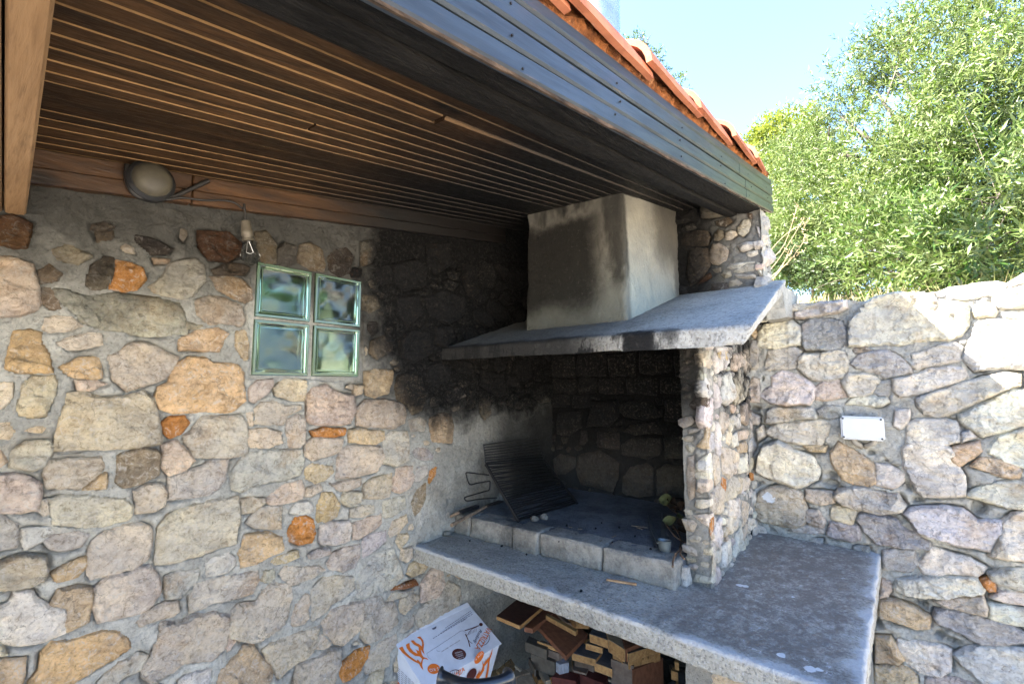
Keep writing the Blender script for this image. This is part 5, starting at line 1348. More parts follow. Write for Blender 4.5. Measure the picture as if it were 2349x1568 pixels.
for q0, q1 in (((1310, 1122), (1402, 1134)), ((952, 1130), (972, 1132)), ((1005, 1140), (1028, 1142)), ((1200, 1188), (1222, 1178)), ((1130, 1212), (1142, 1206)), ((205, 1175), (290, 1186)), ((1340, 1132), (1372, 1142))):
    z_ = ZC if q0[0] < 300 else -.604
    a, c = onz(*c5(*q0), z_ + .003), onz(*c5(*q1), z_ + .003); o = bar('straw', a, c, .004, .002, plain('straw', (.20, .15, .10), .8) if 'straw' not in bpy.data.materials else bpy.data.materials['straw'], None, bevel=0)
    props(o, 'short pale bit of dry stalk lying on the hearth or counter', 'stalk', 'dry stalks on the hearth')

# ================================================================ CHARCOAL BOX
card = plain('white_carton', (.62, .64, .70), .6, .3, var=.05, bumpscale=20, bd=.0015)
ink_o = plain('orange_ink', (.70, .16, .02), .6, .3, var=.05); ink_b = plain('brown_ink', (.085, .022, .018), .6, .3, var=.05); ink_w = plain('white_ink', (.62, .62, .66), .6, .3, var=.03); ink_g = plain('grey_ink', (.10, .10, .14), .7, .2, var=.03)
ax_ = A([.106, .994, .05]); ax_ /= np.linalg.norm(ax_); cx_ = A([-.379, .044, -.924]); cx_ -= ax_ * np.dot(ax_, cx_); cx_ /= np.linalg.norm(cx_); bx_ = -np.cross(ax_, cx_)
bx_ = bx_ if bx_[0] > 0 else -bx_
F0 = A([-1.640, 1.655, -1.035]); LA, LB, LC_ = .395, .235, .33
box = empty('charcoal_box', tuple(F0 - ax_ * LA / 2 + cx_ * .3), 'white cardboard charcoal box printed with orange flames, tipped against the foot of the stone wall', 'box')
b = MB(); o_ = F0 - ax_ * LA; b.box(o_ + ax_ * .006 + cx_ * .004, ax_ * (LA - .012), bx_ * (LB - .003), cx_ * LC_); b.build('body', card, box, bevel=.003)
b = MB(); b.box(o_ - ax_ * .004, ax_ * (LA + .006), bx_ * LB, cx_ * .003); b.build('lid', card, box, bevel=.001)
b = MB(); q0 = o_ - ax_ * .004; dr = (-bx_ * .9 + A([0, 0, .1])); b.box(q0 - cx_ * .0005, ax_ * (LA + .006), dr / np.linalg.norm(dr) * .022, cx_ * .0025); b.build('flap', card, box, bevel=.0008)
c4 = cropper(1040, 1640, 6.525); Nn = -cx_ if cx_[2] < 0 else cx_
def on_top(x, y, lift=.0012): return onp(*c4(x, y), Nn, np.dot(Nn, o_) + lift)
Nf = bx_; 
def on_front(x, y, lift=.0012): return onp(*c4(x, y), Nf, np.dot(Nf, o_ + bx_ * (LB)) + lift)
Nl = -ax_
def on_left(x, y, lift=.001): return onp(*c4(x, y), Nl, np.dot(Nl, o_ + ax_ * .006) + lift)
def inkpoly(name, pts, f, mat, lift=.0010):
    P_ = [Vector(f(x, y, lift)) for x, y in pts]; me = bpy.data.meshes.new(name)
    tri = geometry.tessellate_polygon([P_]); me.from_pydata([tuple(p) for p in P_], [], [tuple(t) for t in tri]); return link(name, me, mat, box)
def text_on(s, c0, c1, h, f, N, mat, lift=.0016, name='print_text', shear=0, flipup=False, align='CENTER', bold=.0):
    """lettering from pixel c0 to c1 (start to end of the line), letter height in metres"""
    p0, p1 = A(f(*c0, lift)), A(f(*c1, lift)); cu = bpy.data.curves.new(name, 'FONT'); cu.body = s; cu.size = 1; cu.shear = shear; cu.offset = bold
    o = bpy.data.objects.new(name, cu); COL.objects.link(o); bpy.context.view_layer.update()
    me = bpy.data.meshes.new_from_object(o.evaluated_get(bpy.context.evaluated_depsgraph_get())); bpy.data.objects.remove(o)
    co = np.array([v.co[:] for v in me.vertices]); lo, hi = co.min(0), co.max(0)
    d = p1 - p0; L = np.linalg.norm(d); d = d / L; u = np.cross(N, d)
    P_ = p0 + np.outer((co[:, 0] - lo[0]) / (hi[0] - lo[0]) * L, d) + np.outer((co[:, 1] - lo[1]) / (hi[1] - lo[1]) * h, u)
    me.vertices.foreach_set('co', P_.astype(np.float32).ravel()); me.update(); me.materials.clear()
    return link(name, me, mat, box)
def disc_pts(cx, cy, rx, ry, rot=0, n_=28): return [(cx + rx * math.cos(t) * math.cos(rot) - ry * math.sin(t) * math.sin(rot), cy + rx * math.cos(t) * math.sin(rot) + ry * math.sin(t) * math.cos(rot)) for t in np.linspace(0, 2 * math.pi, n_, endpoint=False)]
FL = [[(330, 850), (395, 820), (440, 910), (520, 990), (650, 1080), (665, 1050), (720, 1110), (745, 1040), (700, 1000), (620, 990), (520, 920), (470, 850), (455, 790), (520, 755), (530, 840), (590, 910), (660, 950), (640, 890), (615, 870), (690, 900), (680, 830), (600, 790), (540, 720), (590, 710), (640, 760), (690, 780), (740, 820), (745, 760), (720, 700), (650, 660), (710, 640), (765, 710), (780, 790), (770, 880), (790, 970), (750, 920), (720, 870), (740, 960), (770, 1010), (830, 1030), (860, 1065), (790, 1040), (760, 1060), (745, 1150), (770, 1250), (720, 1190), (690, 1130), (600, 1090), (500, 1020), (400, 940)]]
for pl in FL: inkpoly('flame_print', pl, on_top, ink_o)
inkpoly('weight_spot', disc_pts(952, 1220, 112, 92), on_top, ink_o); text_on('5 KG', (1035, 1190), (875, 1222), .013, on_top, Nn, ink_w)
inkpoly('round_seal', disc_pts(1405, 958, 128, 98, .15), on_top, ink_b)
for t_, c0, c1 in (('KUTIJU', (1480, 1000), (1385, 1032)), ('ZAPALI I', (1478, 965), (1360, 1000)), ('VATRIZZU', (1470, 935), (1340, 968)), ('PRIPREMI', (1452, 900), (1330, 930))): text_on(t_, c0, c1, .0055, on_top, Nn, ink_w)
text_on('VATRIZZA', (1900, 470), (1680, 850), .026, on_top, Nn, ink_o, bold=.01)
text_on('Roštilj', (1762, 505), (1640, 740), .017, on_top, Nn, ink_g, shear=.3, bold=.01)
def stroke(name, pts, w, f, mat, lift=.0011):
    P_ = [A(f(x, y, lift)) for x, y in pts]; P_ = smooth_path(P_, 4) if len(P_) > 2 else P_; V = []; 
    N_f = Nn if f is on_top else (Nf if f is on_front else Nl)
    for i, p in enumerate(P_):
        t = P_[min(i + 1, len(P_) - 1)] - P_[max(0, i - 1)]; s = np.cross(N_f, t); s /= np.linalg.norm(s) + 1e-9; V += [p - s * w / 2, p + s * w / 2]
    b = MB(); b.add(V, [(2 * i, 2 * i + 1, 2 * i + 3, 2 * i + 2) for i in range(len(P_) - 1)]); return b.build(name, mat, box)
stroke('grill_print', [(1560, 620), (1590, 560), (1640, 510), (1720, 480)], .0022, on_top, ink_b); stroke('grill_print', [(1800, 800), (1870, 790), (1930, 730), (1950, 640), (1910, 590)], .0022, on_top, ink_b); stroke('grill_print', [(1545, 600), (1545, 660), (1580, 720), (1640, 770)], .0022, on_top, ink_b)
stroke('grill_print', [(1505, 540), (1600, 510), (1760, 450)], .0042, on_top, ink_b); stroke('grill_print', [(1515, 600), (1560, 690), (1600, 830)], .0042, on_top, ink_b)
inkpoly('grill_print', disc_pts(1795, 430, 34, 30), on_top, ink_b)
for k in range(6): stroke('grill_print', [(1580 + k * 26, 560 + k * -12), (1590 + k * 24, 610 + k * -10)], .0014, on_top, ink_b)
for k in range(5): stroke('grill_print', [(1830 + k * 22, 740 - k * 28), (1860 + k * 18, 780 - k * 30)], .0014, on_top, ink_b)
stroke('tear_line', [(828, 945), (1130, 750), (1430, 548)], .0012, on_top, ink_g); stroke('tear_line', [(1430, 548), (1480, 545), (1535, 590)], .0010, on_top, ink_g); stroke('tear_line', [(828, 945), (860, 1020), (910, 1050)], .0008, on_top, ink_g)
text_on('OTVORITI OVDJE / OPEN HERE', (1410, 700), (1085, 905), .0055, on_top, Nn, ink_b)
stroke('arrow_print', [(1065, 905), (1020, 905), (1008, 880)], .0012, on_top, ink_g)
for c0, c1 in (((1610, 190), (1150, 500)), ((1630, 215), (1060, 600)), ((1645, 245), (925, 690)), ((1530, 330), (1440, 390))):
    n_ = 16
    for k in range(n_):   # rows of print too fine to read
        t0, t1 = k / n_, (k + .72) / n_; stroke('small_print', [(c0[0] + (c1[0] - c0[0]) * t0, c0[1] + (c1[1] - c0[1]) * t0), (c0[0] + (c1[0] - c0[0]) * t1, c0[1] + (c1[1] - c0[1]) * t1)], .0022, on_top, ink_g)
b = MB(); 
inkpoly('finger_notch', [(915, 505), (1000, 460), (1000, 490), (975, 515), (940, 522)], on_top, ink_g)
# print on the front side
inkpoly('weight_spot', disc_pts(1762, 1018, 60, 128, .55), on_front, ink_o); text_on('5 KG', (1700, 1080), (1825, 950), .016, on_front, Nf, ink_w)
inkpoly('round_seal', disc_pts(1628, 1325, 70, 128, .55), on_front, ink_b)
inkpoly('flame_print', [(2005, 850), (1950, 1010), (1880, 1080), (1845, 1140), (1815, 1080), (1830, 1180), (1800, 1260), (1740, 1330), (1680, 1430), (1760, 1390), (1800, 1330), (1850, 1250), (1860, 1180), (1920, 1100), (1900, 1250), (1860, 1430), (1900, 1420), (1935, 1250), (1950, 1080), (1990, 960)], on_front, ink_o)
inkpoly('flame_print', [(1780, 1225), (1750, 1290), (1700, 1370), (1720, 1370), (1765, 1300)], on_front, ink_o)
stroke('grill_print', [(1200, 1330), (1250, 1270), (1330, 1240), (1400, 1250)], .0035, on_front, ink_b)
for k in range(5): stroke('grill_print', [(1240 + k * 38, 1340 - k * 6), (1262 + k * 34, 1280 - k * 8)], .003, on_front, ink_b)
text_on('ZZA', (1340, 1400), (1510, 1250), .03, on_front, Nf, ink_o, bold=.01)
for r_ in range(9):
    for k in range(7): stroke('small_print', [(185 - r_ * 9 + k * 62 + r_ * 8, 1080 + r_ * 34 + k * 60), (185 - r_ * 9 + k * 62 + 46 + r_ * 8, 1080 + r_ * 34 + k * 60 + 44)], .0018, on_left, ink_g)
inkpoly('flame_print', [(240, 1360), (300, 1420), (380, 1560), (330, 1540), (290, 1460)], on_left, ink_o)

# ================================================================ BLACK HANDLE in front of the box
hp = [onz(*cropper(1050, 1600, 2.7635)(x, y), -.86) for x, y in ((425, 690), (470, 700), (570, 735), (690, 750), (810, 738), (905, 712), (945, 690))]
hd = empty('black_tool_handle', tuple(hp[3] - A([0, 0, .6])), 'black plastic grip with flared ends at the bottom edge in front of the charcoal box', 'handle')
cbk = plain('glossy_black', (.012, .014, .018), .28, .5)
b = MB(); SPn = smooth_path(hp, 5); nn = len(SPn); b.tube(SPn, [(.016 + .012 * (abs(2 * i / (nn - 1) - 1) ** 6)) for i in range(nn)], 18); b.build('grip', cbk, hd, smooth=50)
for q in (hp[1], hp[5]):
    b = MB(); b.tube([q, q + A([.01, -.01, -.25]), A([q[0] + .02, q[1] - .02, ZF])], .011, 12); b.build('leg', cbk, hd, smooth=50)

# ================================================================ FIREWOOD UNDER THE COUNTER
cW = cropper(1330, 1640, 4.121)
n = NT('offcut_face', .7, .3); oi = n.objinfo(); g = n.noise(4, 5, .6, n.stretch((9, 22, 9)))
n.out(n.mix(n.ss(g, .3, .7), oi['Color'], n.mix(1.0, oi['Color'], (.65, .62, .6), 'MULTIPLY')), n.bump(g, .002, .5)); M['off_face'] = n.mat
M['off_cut'] = wood_mat('offcut_end', (.40, .235, .095), (.26, .14, .055), (18, 18, 18), .75, None, .2)
WC = dict(D=(.075, .030, .020), R=(.20, .085, .045), G=(.11, .11, .115), B=(.17, .13, .10), Y=(.36, .23, .10), L=(.36, .29, .20), K=(.10, .085, .065), S=(.32, .34, .38), M=(.10, .025, .018))
def off(lab, col, z, t, pts, name='wood_offcut', grp=None, dz=(0, 0, 0, 0), side=None):
    P_ = [onz(*cW(*q), z) for q in pts]; P_ = [p + A([0, 0, d]) for p, d in zip(P_, dz)]
    low = [p - A([0, 0, t]) for p in P_]; c = sum(P_) / 4 - A([0, 0, t])
    b = MB(); b.hexa(low + P_); b.m = [1, 0, 1, 1, 1, 1]
    me = bpy.data.meshes.new(name); me.from_pydata([tuple(A(v) - c) for v in b.v], [], b.f); me.polygons.foreach_set('material_index', [0 if side is None and k == 1 else (1 if side is None else 0) for k in range(6)])
    bm = bmesh.new(); bm.from_mesh(me); bmesh.ops.recalc_face_normals(bm, faces=bm.faces); bmesh.ops.bevel(bm, geom=list(bm.edges), offset=.0012, segments=1, affect='EDGES'); bm.to_mesh(me); bm.free()
    o = link(name, me, [M['off_face'], M['off_cut']], None, WC[col]); o.location = c
    return props(o, lab, 'offcut', grp or 'wood offcuts piled under the counter')
off('large dark red-brown board at the upper left of the woodpile, against the left wall', 'D', -1.06, .018, [(112, 175), (378, 285), (655, 50), (400, -60)])
off('brown board tucked directly beneath the large dark board at the upper left', 'R', -1.085, .022, [(425, 300), (520, 318), (800, 110), (690, 40)], side=1)
off('wide red-brown panel lying slanted in the middle of the woodpile', 'R', -1.10, .020, [(560, 268), (895, 572), (1140, 375), (770, 95)], side=1, dz=(0, -.02, 0, .02))
off('narrow light cleat lying across the wide red-brown panel', 'Y', -1.05, .020, [(668, 168), (1005, 352), (1030, 325), (690, 148)])
off('brown board with one bright edge close below the counter slab', 'R', -1.05, .030, [(860, 120), (1000, 240), (1160, 245), (1010, 120)])
off('brown board above the slanted panel with its corner pointing at the viewer', 'B', -1.07, .018, [(780, 110), (900, 250), (1100, 270), (930, 110)], side=1)
off('grey-topped block with a bright orange front edge, centre of the woodpile', 'G', -1.06, .035, [(1160, 375), (1375, 450), (1325, 275), (1225, 285)])
off('short wedge of pale rough-sawn wood beside the grey-topped block', 'L', -1.045, .05, [(1375, 440), (1560, 555), (1500, 345), (1345, 320)])
off('dark brown slab leaning behind the pale wedge', 'R', -1.04, .05, [(1570, 550), (1800, 460), (1700, 380), (1510, 345)], side=1)
off('small plank with a yellow front edge under the grey-topped block', 'K', -1.10, .026, [(1115, 480), (1310, 535), (1320, 480), (1170, 440)])
off('wide plank with grey top and orange front edge left of centre', 'G', -1.135, .030, [(960, 590), (1235, 665), (1300, 580), (1010, 440)])
off('slim grey-topped plank with rounded orange end pointing at the viewer', 'G', -1.15, .034, [(1215, 700), (1420, 775), (1420, 530), (1300, 540)])
off('upper of two stacked yellow planks at the right of the woodpile', 'K', -1.055, .034, [(1600, 600), (1945, 495), (1850, 450), (1560, 570)])
off('lower of two stacked yellow planks at the right of the woodpile', 'Y', -1.095, .040, [(1600, 665), (1960, 570), (1930, 540), (1590, 630)])
off('thick dark red-brown slab standing at the right, under the two yellow planks', 'R', -1.13, .16, [(1640, 790), (1990, 650), (1930, 600), (1640, 730)], side=1)
off('grey-brown board end with a knot left of the thick slab', 'B', -1.12, .12, [(1400, 660), (1660, 745), (1660, 720), (1440, 640)], side=1)
off('short yellow stub poking out left of the two stacked yellow planks', 'Y', -1.09, .035, [(1425, 570), (1540, 620), (1520, 560), (1420, 530)])
off('blue-grey painted cube lying on the lower part of the woodpile', 'S', -1.19, .042, [(780, 690), (825, 725), (930, 700), (880, 640)], side=1)
off('glossy dark red board at the bottom of the pile, its left half', 'M', -1.23, .03, [(735, 860), (1010, 910), (1050, 830), (830, 765)], side=1)
off('glossy dark red board at the bottom of the pile, its right half', 'M', -1.225, .06, [(1050, 830), (1350, 950), (1375, 825), (1150, 790)], side=1)
off('thin grey chip lying on top of the glossy dark red boards', 'B', -1.19, .008, [(980, 788), (1125, 825), (1152, 768), (960, 738)], side=1)
off('narrow pale strip with a nail hole, lower left of the pile', 'L', -1.26, .02, [(590, 785), (665, 915), (725, 892), (650, 755)], side=1)
kn = off('tan rounded board with a ring drawn on it, lower left near the box', 'Y', -1.30, .03, [(110, 785), (180, 860), (325, 725), (275, 650)], side=1)
off('small tan square block beside the board with the drawn ring', 'Y', -1.31, .03, [(32, 815), (65, 885), (135, 835), (105, 768)], side=1)
off('large pale beige block at the bottom edge of the pile', 'L', -1.25, .06, [(335, 870), (345, 1000), (580, 1000), (500, 825)], side=1)
off('beige plank lying behind the large pale block', 'L', -1.28, .03, [(262, 815), (300, 870), (490, 810), (410, 758)], side=1)
off('thin white strip standing among the beige planks', 'L', -1.25, .01, [(318, 735), (380, 785), (398, 770), (335, 725)], side=1)
off('long thin board with a bright edge below the slanted panel', 'K', -1.13, .018, [(572, 455), (845, 552), (820, 520), (640, 450)])
off('grey weathered block stacked below the long thin board', 'B', -1.16, .035, [(675, 545), (815, 600), (870, 575), (720, 530)], side=1)
off('dark grey board at the left under the dark red-brown board', 'K', -1.14, .04, [(440, 470), (680, 560), (700, 500), (480, 400)], side=1)
off('dark squared timber lower left, below the dark grey board', 'K', -1.19, .06, [(500, 600), (770, 700), (800, 610), (520, 540)], side=1)
off('dark wooden block low in the pile under the wide grey-topped plank', 'B', -1.20, .05, [(990, 660), (1210, 745), (1230, 700), (1010, 650)], side=1)
off('thin pale batten at the bottom right of the pile', 'L', -1.22, .01, [(1370, 885), (1500, 955), (1510, 940), (1380, 872)], side=1)
off('light wood end beside the pier, the upper of two', 'Y', -1.10, .03, [(2120, 690), (2170, 705), (2170, 650), (2130, 655)])
off('light wood end beside the pier, the lower of two', 'Y', -1.16, .035, [(2080, 790), (2160, 815), (2160, 760), (2100, 750)])
off('charred stick poking up behind the pale strip', 'K', -1.22, .03, [(470, 640), (540, 780), (560, 775), (500, 640)], side=1)
ring = [onz(*cW(240 + 36 * math.cos(t), 718 + 48 * math.sin(t)), -1.2985) for t in np.linspace(.6, 6.2, 16)]
b = MB(); b.tube([p - A(kn.location) for p in ring], .0012, 5); o = b.build('drawn_ring', iron); o.parent = kn
for k in range(46):
    px_, py_ = rng.uniform(-1.45, -.60), rng.uniform(1.60, 2.30); zz = rng.uniform(-1.50, -1.24); s = rng.uniform(.08, .22), rng.uniform(.05, .11), rng.uniform(.018, .045)
    b = MB(); b.aab((-s[0] / 2, -s[1] / 2, -s[2] / 2), (s[0] / 2, s[1] / 2, s[2] / 2)); b.m = [1, 0, 1, 1, 1, 1]
    o = b.build('wood_offcut', [M['off_face'], M['off_cut']], None, WC['KBRGLYK'[rng.randint(7)]], bevel=.0012); o.location = (px_, py_, zz); o.rotation_euler = (rng.uniform(-.35, .35), rng.uniform(-.35, .35), rng.uniform(0, 3.1))
    props(o, 'wood offcut deep in the heap on the ground below the counter', 'offcut', 'offcuts deep in the heap')

# ================================================================ TREES AND PLANTS
def leaf_mat(name, a, b_, back, tr=.35, rough=.45):
    n = NT(name, rough, .45); geo = n.N.new('ShaderNodeNewGeometry')
    c = n.mix(geo.outputs['Random Per Island'], a, b_); c = n.mix(geo.outputs['Backfacing'], c, back)
    n._in(n.b.inputs['Base Color'], c); t = n.N.new('ShaderNodeBsdfTranslucent'); n.L.new(c, t.inputs[0])
    mx = n.N.new('ShaderNodeMixShader'); mx.inputs[0].default_value = tr; n.L.new(n.b.outputs[0], mx.inputs[1]); n.L.new(t.outputs[0], mx.inputs[2])
    n.L.new(mx.outputs[0], n.N['Material Output'].inputs[0]); return n.mat
M['olive'] = leaf_mat('olive_leaf', (.028, .066, .006), (.105, .160, .018), (.135, .175, .055), .32)
M['green'] = leaf_mat('green_leaf', (.030, .075, .008), (.085, .145, .020), (.10, .14, .04), .3)
M['lime'] = leaf_mat('lime_leaf', (.12, .17, .012), (.20, .24, .02), (.18, .22, .03), .4)
M['shrub'] = leaf_mat('dark_leaf', (.02, .05, .008), (.05, .09, .015), (.06, .09, .03))
n = NT('bark', .9, .2); M['bark'] = n.out(n.mix(n.ss(n.noise(7, 6, .65, n.stretch((3, 3, 1))), .4, .6), (.13, .11, .09), (.05, .04, .032)), n.bump(n.noise(14, 6, .7), .02, .8))
def foliage(name, spheres, ntw, mat, parent, L=.055, W=.012, tw=.20, nl=12, seed=0, shell=.45, up=.35, gapf=2.2, gapt=-.22):
    r = np.random.RandomState(seed); C = []; Dn_ = []
    vol = np.array([s[3] ** 2.3 for s in spheres]); vol /= vol.sum()
    for s, f in zip(spheres, vol):
        k = int(ntw * f * 1.5); d = r.normal(size=(k, 3)); d /= np.linalg.norm(d, axis=1)[:, None]
        rad = s[3] * (shell + (1 - shell) * r.rand(k) ** .6) * (1 + .18 * fbm(d * 2.5 + s[0] * 3, 3)); p = np.array(s[:3]) + d * rad[:, None] * [1, 1, .9]
        keep = fbm(p * gapf + seed, 3, .6) > gapt; C.append(p[keep]); Dn_.append(d[keep])
    C = np.concatenate(C); Dn_ = np.concatenate(Dn_); n_ = len(C)
    d = Dn_ * .75 + r.normal(size=(n_, 3)) * .55 + [0, 0, up]; d /= np.linalg.norm(d, axis=1)[:, None]
    tl = tw * r.uniform(.6, 1.25, n_)
    sidev = np.cross(d, r.normal(size=(n_, 3))); sidev /= np.linalg.norm(sidev, axis=1)[:, None]; s2 = np.cross(d, sidev)
    V = []; 
    for j in range(nl):
        t = (j + .6) / nl; a = (j % 2) * math.pi + (j // 2) * 1.57 + r.uniform(-.5, .5, n_)
        o = sidev * np.cos(a)[:, None] + s2 * np.sin(a)[:, None]
        ld = d * .75 + o * .8 + r.normal(size=(n_, 3)) * .22; ld /= np.linalg.norm(ld, axis=1)[:, None]
        base = C + d * (tl * t)[:, None]; wv = np.cross(ld, r.normal(size=(n_, 3)) * .6 + o); wv /= np.linalg.norm(wv, axis=1)[:, None] + 1e-9
        l = L * r.uniform(.7, 1.2, n_)[:, None]; w = W * r.uniform(.75, 1.2, n_)[:, None] / 2; dr = np.cross(wv, ld) * l * .10
        V.append(np.stack([base, base + ld * l * .45 + wv * w + dr, base + ld * l, base + ld * l * .45 - wv * w + dr], 1))
    st = np.stack([C - d * .03 - sidev * .0015, C - d * .03 + sidev * .0015, C + d * tl[:, None] + sidev * .0006, C + d * tl[:, None] - sidev * .0006], 1)
    V = np.concatenate(V + [st]).reshape(-1, 3); F = np.arange(len(V)).reshape(-1, 4)
    me = bpy.data.meshes.new(name); me.vertices.add(len(V)); me.vertices.foreach_set('co', V.astype(np.float32).ravel()); me.loops.add(F.size); me.loops.foreach_set('vertex_index', F.ravel().astype(np.int32))
    me.polygons.add(len(F)); me.polygons.foreach_set('loop_start', np.arange(0, F.size, 4, dtype=np.int32)); me.update(calc_edges=True)
    return link(name, me, mat, parent)
def at(px, py, y): return ony(px, py, y)
def S(px, py, y, r): p = at(px, py, y); return (p[0], p[1], p[2], r)
def limbs(parent, root, forks, r0, name_t='trunk'):
    b = MB(); rt = A(root); top = A(forks[0]); b.tube(smooth_path([rt - A([0, 0, .2]), rt * .6 + top * .4 + A([.05, 0, 0]), top], 5), np.linspace(r0, r0 * .6, 11), 12); b.build(name_t, M['bark'], parent, smooth=60)
    for f in forks[1:]:
        e = A(f); m_ = (top + e) / 2 + A([rng.uniform(-.12, .12), rng.uniform(-.1, .1), rng.uniform(-.02, .14)]); b = MB(); P_ = smooth_path([top - A([0, 0, .05]), m_, e], 6)
        b.tube(P_, np.linspace(r0 * .5, r0 * .09, len(P_)), 8); b.build('limb', M['bark'], parent, smooth=60)
        for q in range(4):
            t = rng.uniform(.35, .95); s0 = P_[int(t * (len(P_) - 1))]; e2 = s0 + A(rng.normal(size=3)) * .25 + A([0, 0, .12]); b = MB(); b.tube(smooth_path([s0, (s0 + e2) / 2 + A([0, 0, .04]), e2], 4), np.linspace(r0 * .14, r0 * .04, 9), 6); b.build('branch', M['bark'], parent, smooth=60)
t1 = empty('olive_tree', tuple(at(2215, 640, 5.0)), 'big olive tree with silvery green leaves filling the sky behind the boundary wall', 'tree')
sp = [S(2150, 260, 5.0, .86), S(2010, 210, 5.1, .50), S(1925, 265, 5.2, .33), S(1985, 400, 4.9, .66), S(2210, 480, 4.6, .85), S(2330, 60, 4.8, .80), S(2420, 330, 4.4, .95), S(2130, 120, 5.2, .46), S(1865, 340, 5.2, .32), S(2030, 120, 5.2, .25), S(2520, 520, 4.0, .8)]
foliage('foliage', sp, 9500, M['olive'], t1, seed=1, L=.050, W=.011, tw=.17, nl=12, gapt=-.08, gapf=2.2, shell=.25)
limbs(t1, at(2225, 640, 5.0), [at(2215, 470, 5.0)] + [A(s[:3]) for s in sp], .075)
t2 = empty('olive_shrub', tuple(at(1900, 640, 5.6)), 'rounded dull green olive bush between the roof end and the big tree', 'tree')
sp = [S(1850, 460, 5.7, .50), S(1920, 520, 5.3, .55), S(1810, 560, 5.7, .42), S(1830, 370, 6.0, .35), S(2010, 560, 5.0, .5)]
foliage('foliage', sp, 4200, M['olive'], t2, seed=5, L=.045, W=.010, tw=.17, gapt=-.05); limbs(t2, at(1900, 650, 5.6), [at(1895, 560, 5.6)] + [A(s[:3]) for s in sp], .05)
t3 = empty('bright_bush', tuple(at(2150, 660, 3.9)), 'bush with longer fresh green leaves growing just over the top of the boundary wall', 'bush')
sp = [S(2050, 560, 4.1, .34), S(2150, 590, 3.9, .34), S(2270, 560, 3.7, .36), S(2360, 520, 3.5, .4), S(1990, 630, 4.2, .22), S(2100, 640, 4.0, .2), S(2310, 420, 4.0, .36), S(2200, 420, 4.2, .3)]
foliage('foliage', sp, 1000, M['green'], t3, L=.065, W=.014, tw=.18, nl=12, seed=8, gapt=-.1); limbs(t3, at(2150, 670, 3.9), [at(2150, 640, 3.9)] + [A(s[:3]) for s in sp], .02)
t4 = empty('dark_bush', tuple(at(1850, 670, 4.6)), 'low dark green bush beside the stone pier, below the olive bush', 'bush')
sp = [S(1850, 600, 4.8, .24), S(1900, 620, 4.6, .2), S(1790, 620, 4.8, .2), S(1950, 650, 4.4, .13)]
foliage('foliage', sp, 500, M['shrub'], t4, L=.035, W=.016, tw=.12, nl=12, seed=12); limbs(t4, at(1850, 680, 4.7), [at(1850, 640, 4.7)] + [A(s[:3]) for s in sp], .012)
t5 = empty('lime_green_tree', tuple(at(1790, 500, 10)), 'bright yellow-green tree top just beyond the end of the roof', 'tree')
sp = [S(1790, 305, 10, .42), S(1740, 330, 10, .30), S(1840, 290, 10.5, .38), S(1800, 400, 10, .6), S(1845, 350, 10, .5)]
foliage('foliage', sp, 1500, M['lime'], t5, L=.07, W=.03, tw=.2, nl=10, seed=15, shell=.2); limbs(t5, at(1790, 640, 10), [at(1790, 420, 10)] + [A(s[:3]) for s in sp], .08)
t6 = empty('distant_tree', tuple(onx(1470, 300, -3.6)), 'top of a light green tree showing over the tiles beside the flue pipe', 'tree')
q = ray(1468, 112); q = q * (11 / np.hypot(q[0], q[1])); t6.location = (q[0], q[1], .5)
sp = [(q[0], q[1], q[2], .40), (q[0] + .3, q[1] + .2, q[2] - .35, .40), (q[0] - .3, q[1], q[2] - .7, .7), (q[0], q[1], q[2] - 1.6, 1.1), (q[0] + .1, q[1], q[2] + .28, .16)]
foliage('foliage', sp, 1500, M['green'], t6, L=.08, W=.03, tw=.2, nl=10, seed=18, shell=.2, gapt=-.1); limbs(t6, (q[0], q[1], .4), [(q[0], q[1], q[2] - 2)] + [s[:3] for s in sp], .12)
t7 = empty('slope_scrub', tuple(at(2250, 600, 8)), 'row of rough green scrub far up the slope behind the olive tree', 'bush')
sp = [S(x_, 560, 9, .9) for x_ in range(1760, 2800, 160)]
foliage('foliage', sp, 3400, M['olive'], t7, L=.07, W=.02, tw=.25, nl=10, seed=22); limbs(t7, at(2250, 640, 9), [at(2250, 600, 9)] + [A(s[:3]) for s in sp], .03)
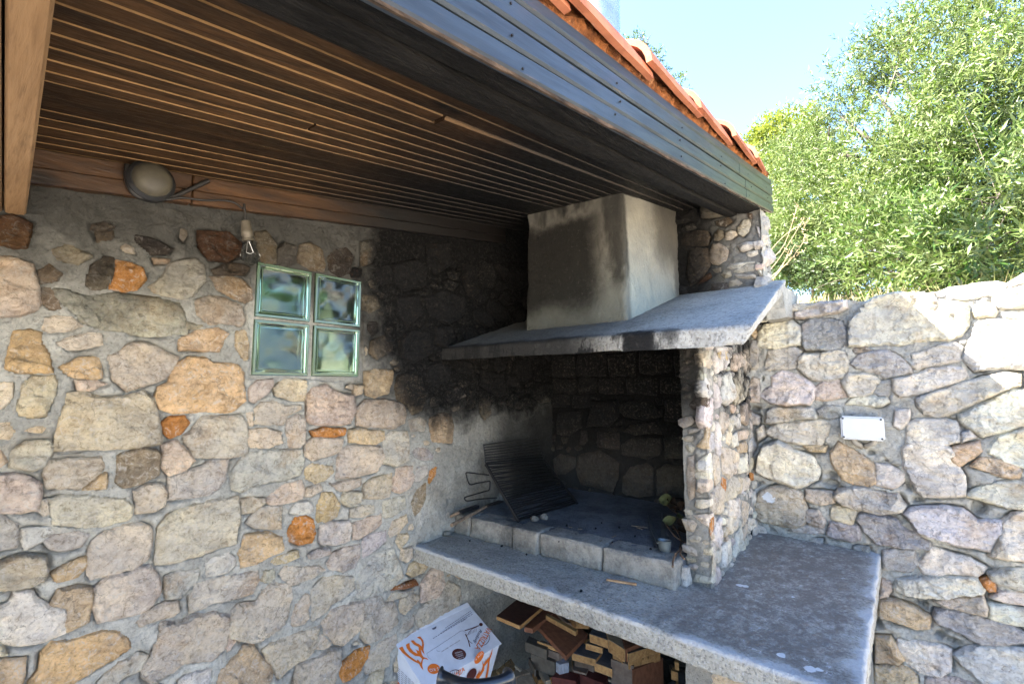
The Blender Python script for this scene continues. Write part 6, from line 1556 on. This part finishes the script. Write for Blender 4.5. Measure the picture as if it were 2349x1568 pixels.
# dry stalks beside the pier
drym = plain('dry_stalk', (.30, .235, .13), .8, .2, var=.2); ds = empty('dry_grass_clump', tuple(at(1765, 640, 3.4)), 'tall dry straw-coloured stalks leaning out beside the stone pier', 'grass')
for (x0, y0), (x1, y1), (x2, y2) in (((1752, 640), (1790, 590), (1845, 500)), ((1755, 650), (1810, 600), (1850, 545)), ((1758, 610), (1800, 560), (1830, 470)), ((1775, 640), (1800, 600), (1825, 560)), ((1750, 600), (1800, 540), (1850, 510)), ((1760, 655), (1790, 620), (1812, 570))):
    b = MB(); b.tube(smooth_path([at(x0, y0 + 40, 3.5), at(x0, y0, 3.4), at(x1, y1, 3.35), at(x2, y2, 3.3)], 4), np.linspace(.004, .002, 13), 5)
    for k in range(8):
        p = at(x2 + rng.uniform(-8, 4), y2 + k * 5 + rng.uniform(-3, 3), 3.3); b.tube([p, p + A(rng.normal(size=3)) * .012 + A([0, 0, .012])], .0022, 4)
    b.build('stalk', drym, ds, smooth=60)
# ground cover on the slope
r = np.random.RandomState(33); N_ = 5200; X = r.uniform(-1.5, 7, N_); Y = r.uniform(3.0, 10, N_); Zz = hz(X, Y); keep = fbm(np.stack([X, Y, X * 0], -1) * 1.3, 3) > -.05; X, Y, Zz = X[keep], Y[keep], Zz[keep]; V = []
for k in range(6):
    a = r.uniform(0, 6.28, len(X)); h_ = r.uniform(.05, .16, len(X)); o = np.stack([np.cos(a), np.sin(a), a * 0], -1); B_ = np.stack([X, Y, Zz - .01], -1) + o * .02; w_ = np.stack([-np.sin(a), np.cos(a), a * 0], -1) * .003
    V.append(np.stack([B_ - w_, B_ + w_, B_ + o * (h_ * .5)[:, None] + np.array([0, 0, 1]) * h_[:, None]], 1))
V = np.concatenate(V).reshape(-1, 3); F = np.arange(len(V)).reshape(-1, 3)
props(link('dry_grass', fastmesh('dry_grass', V, F), leaf_mat('dry_grass_blade', (.40, .33, .16), (.20, .24, .07), (.36, .30, .15))), 'dry tufts of grass on the slope behind the boundary wall', 'grass', None, 'stuff')
# bushes outside, seen blurred through the glass blocks
t8 = empty('garden_bush', (-2.9, 1.6, -.7), 'green bush standing outside behind the glass blocks, seen only blurred through them', 'bush')
sp = [(-3.0, 1.55, .1, .42), (-2.9, 2.3, .0, .45), (-3.3, 2.0, .5, .5), (-3.1, 1.2, .3, .4), (-2.7, 1.1, -.25, .3), (-3.0, 2.0, -.3, .45)]
foliage('foliage', sp, 1900, M['green'], t8, L=.06, W=.03, tw=.14, nl=10, seed=41); limbs(t8, (-2.95, 1.8, -.8), [(-2.95, 1.8, -.6)] + [s[:3] for s in sp], .02)
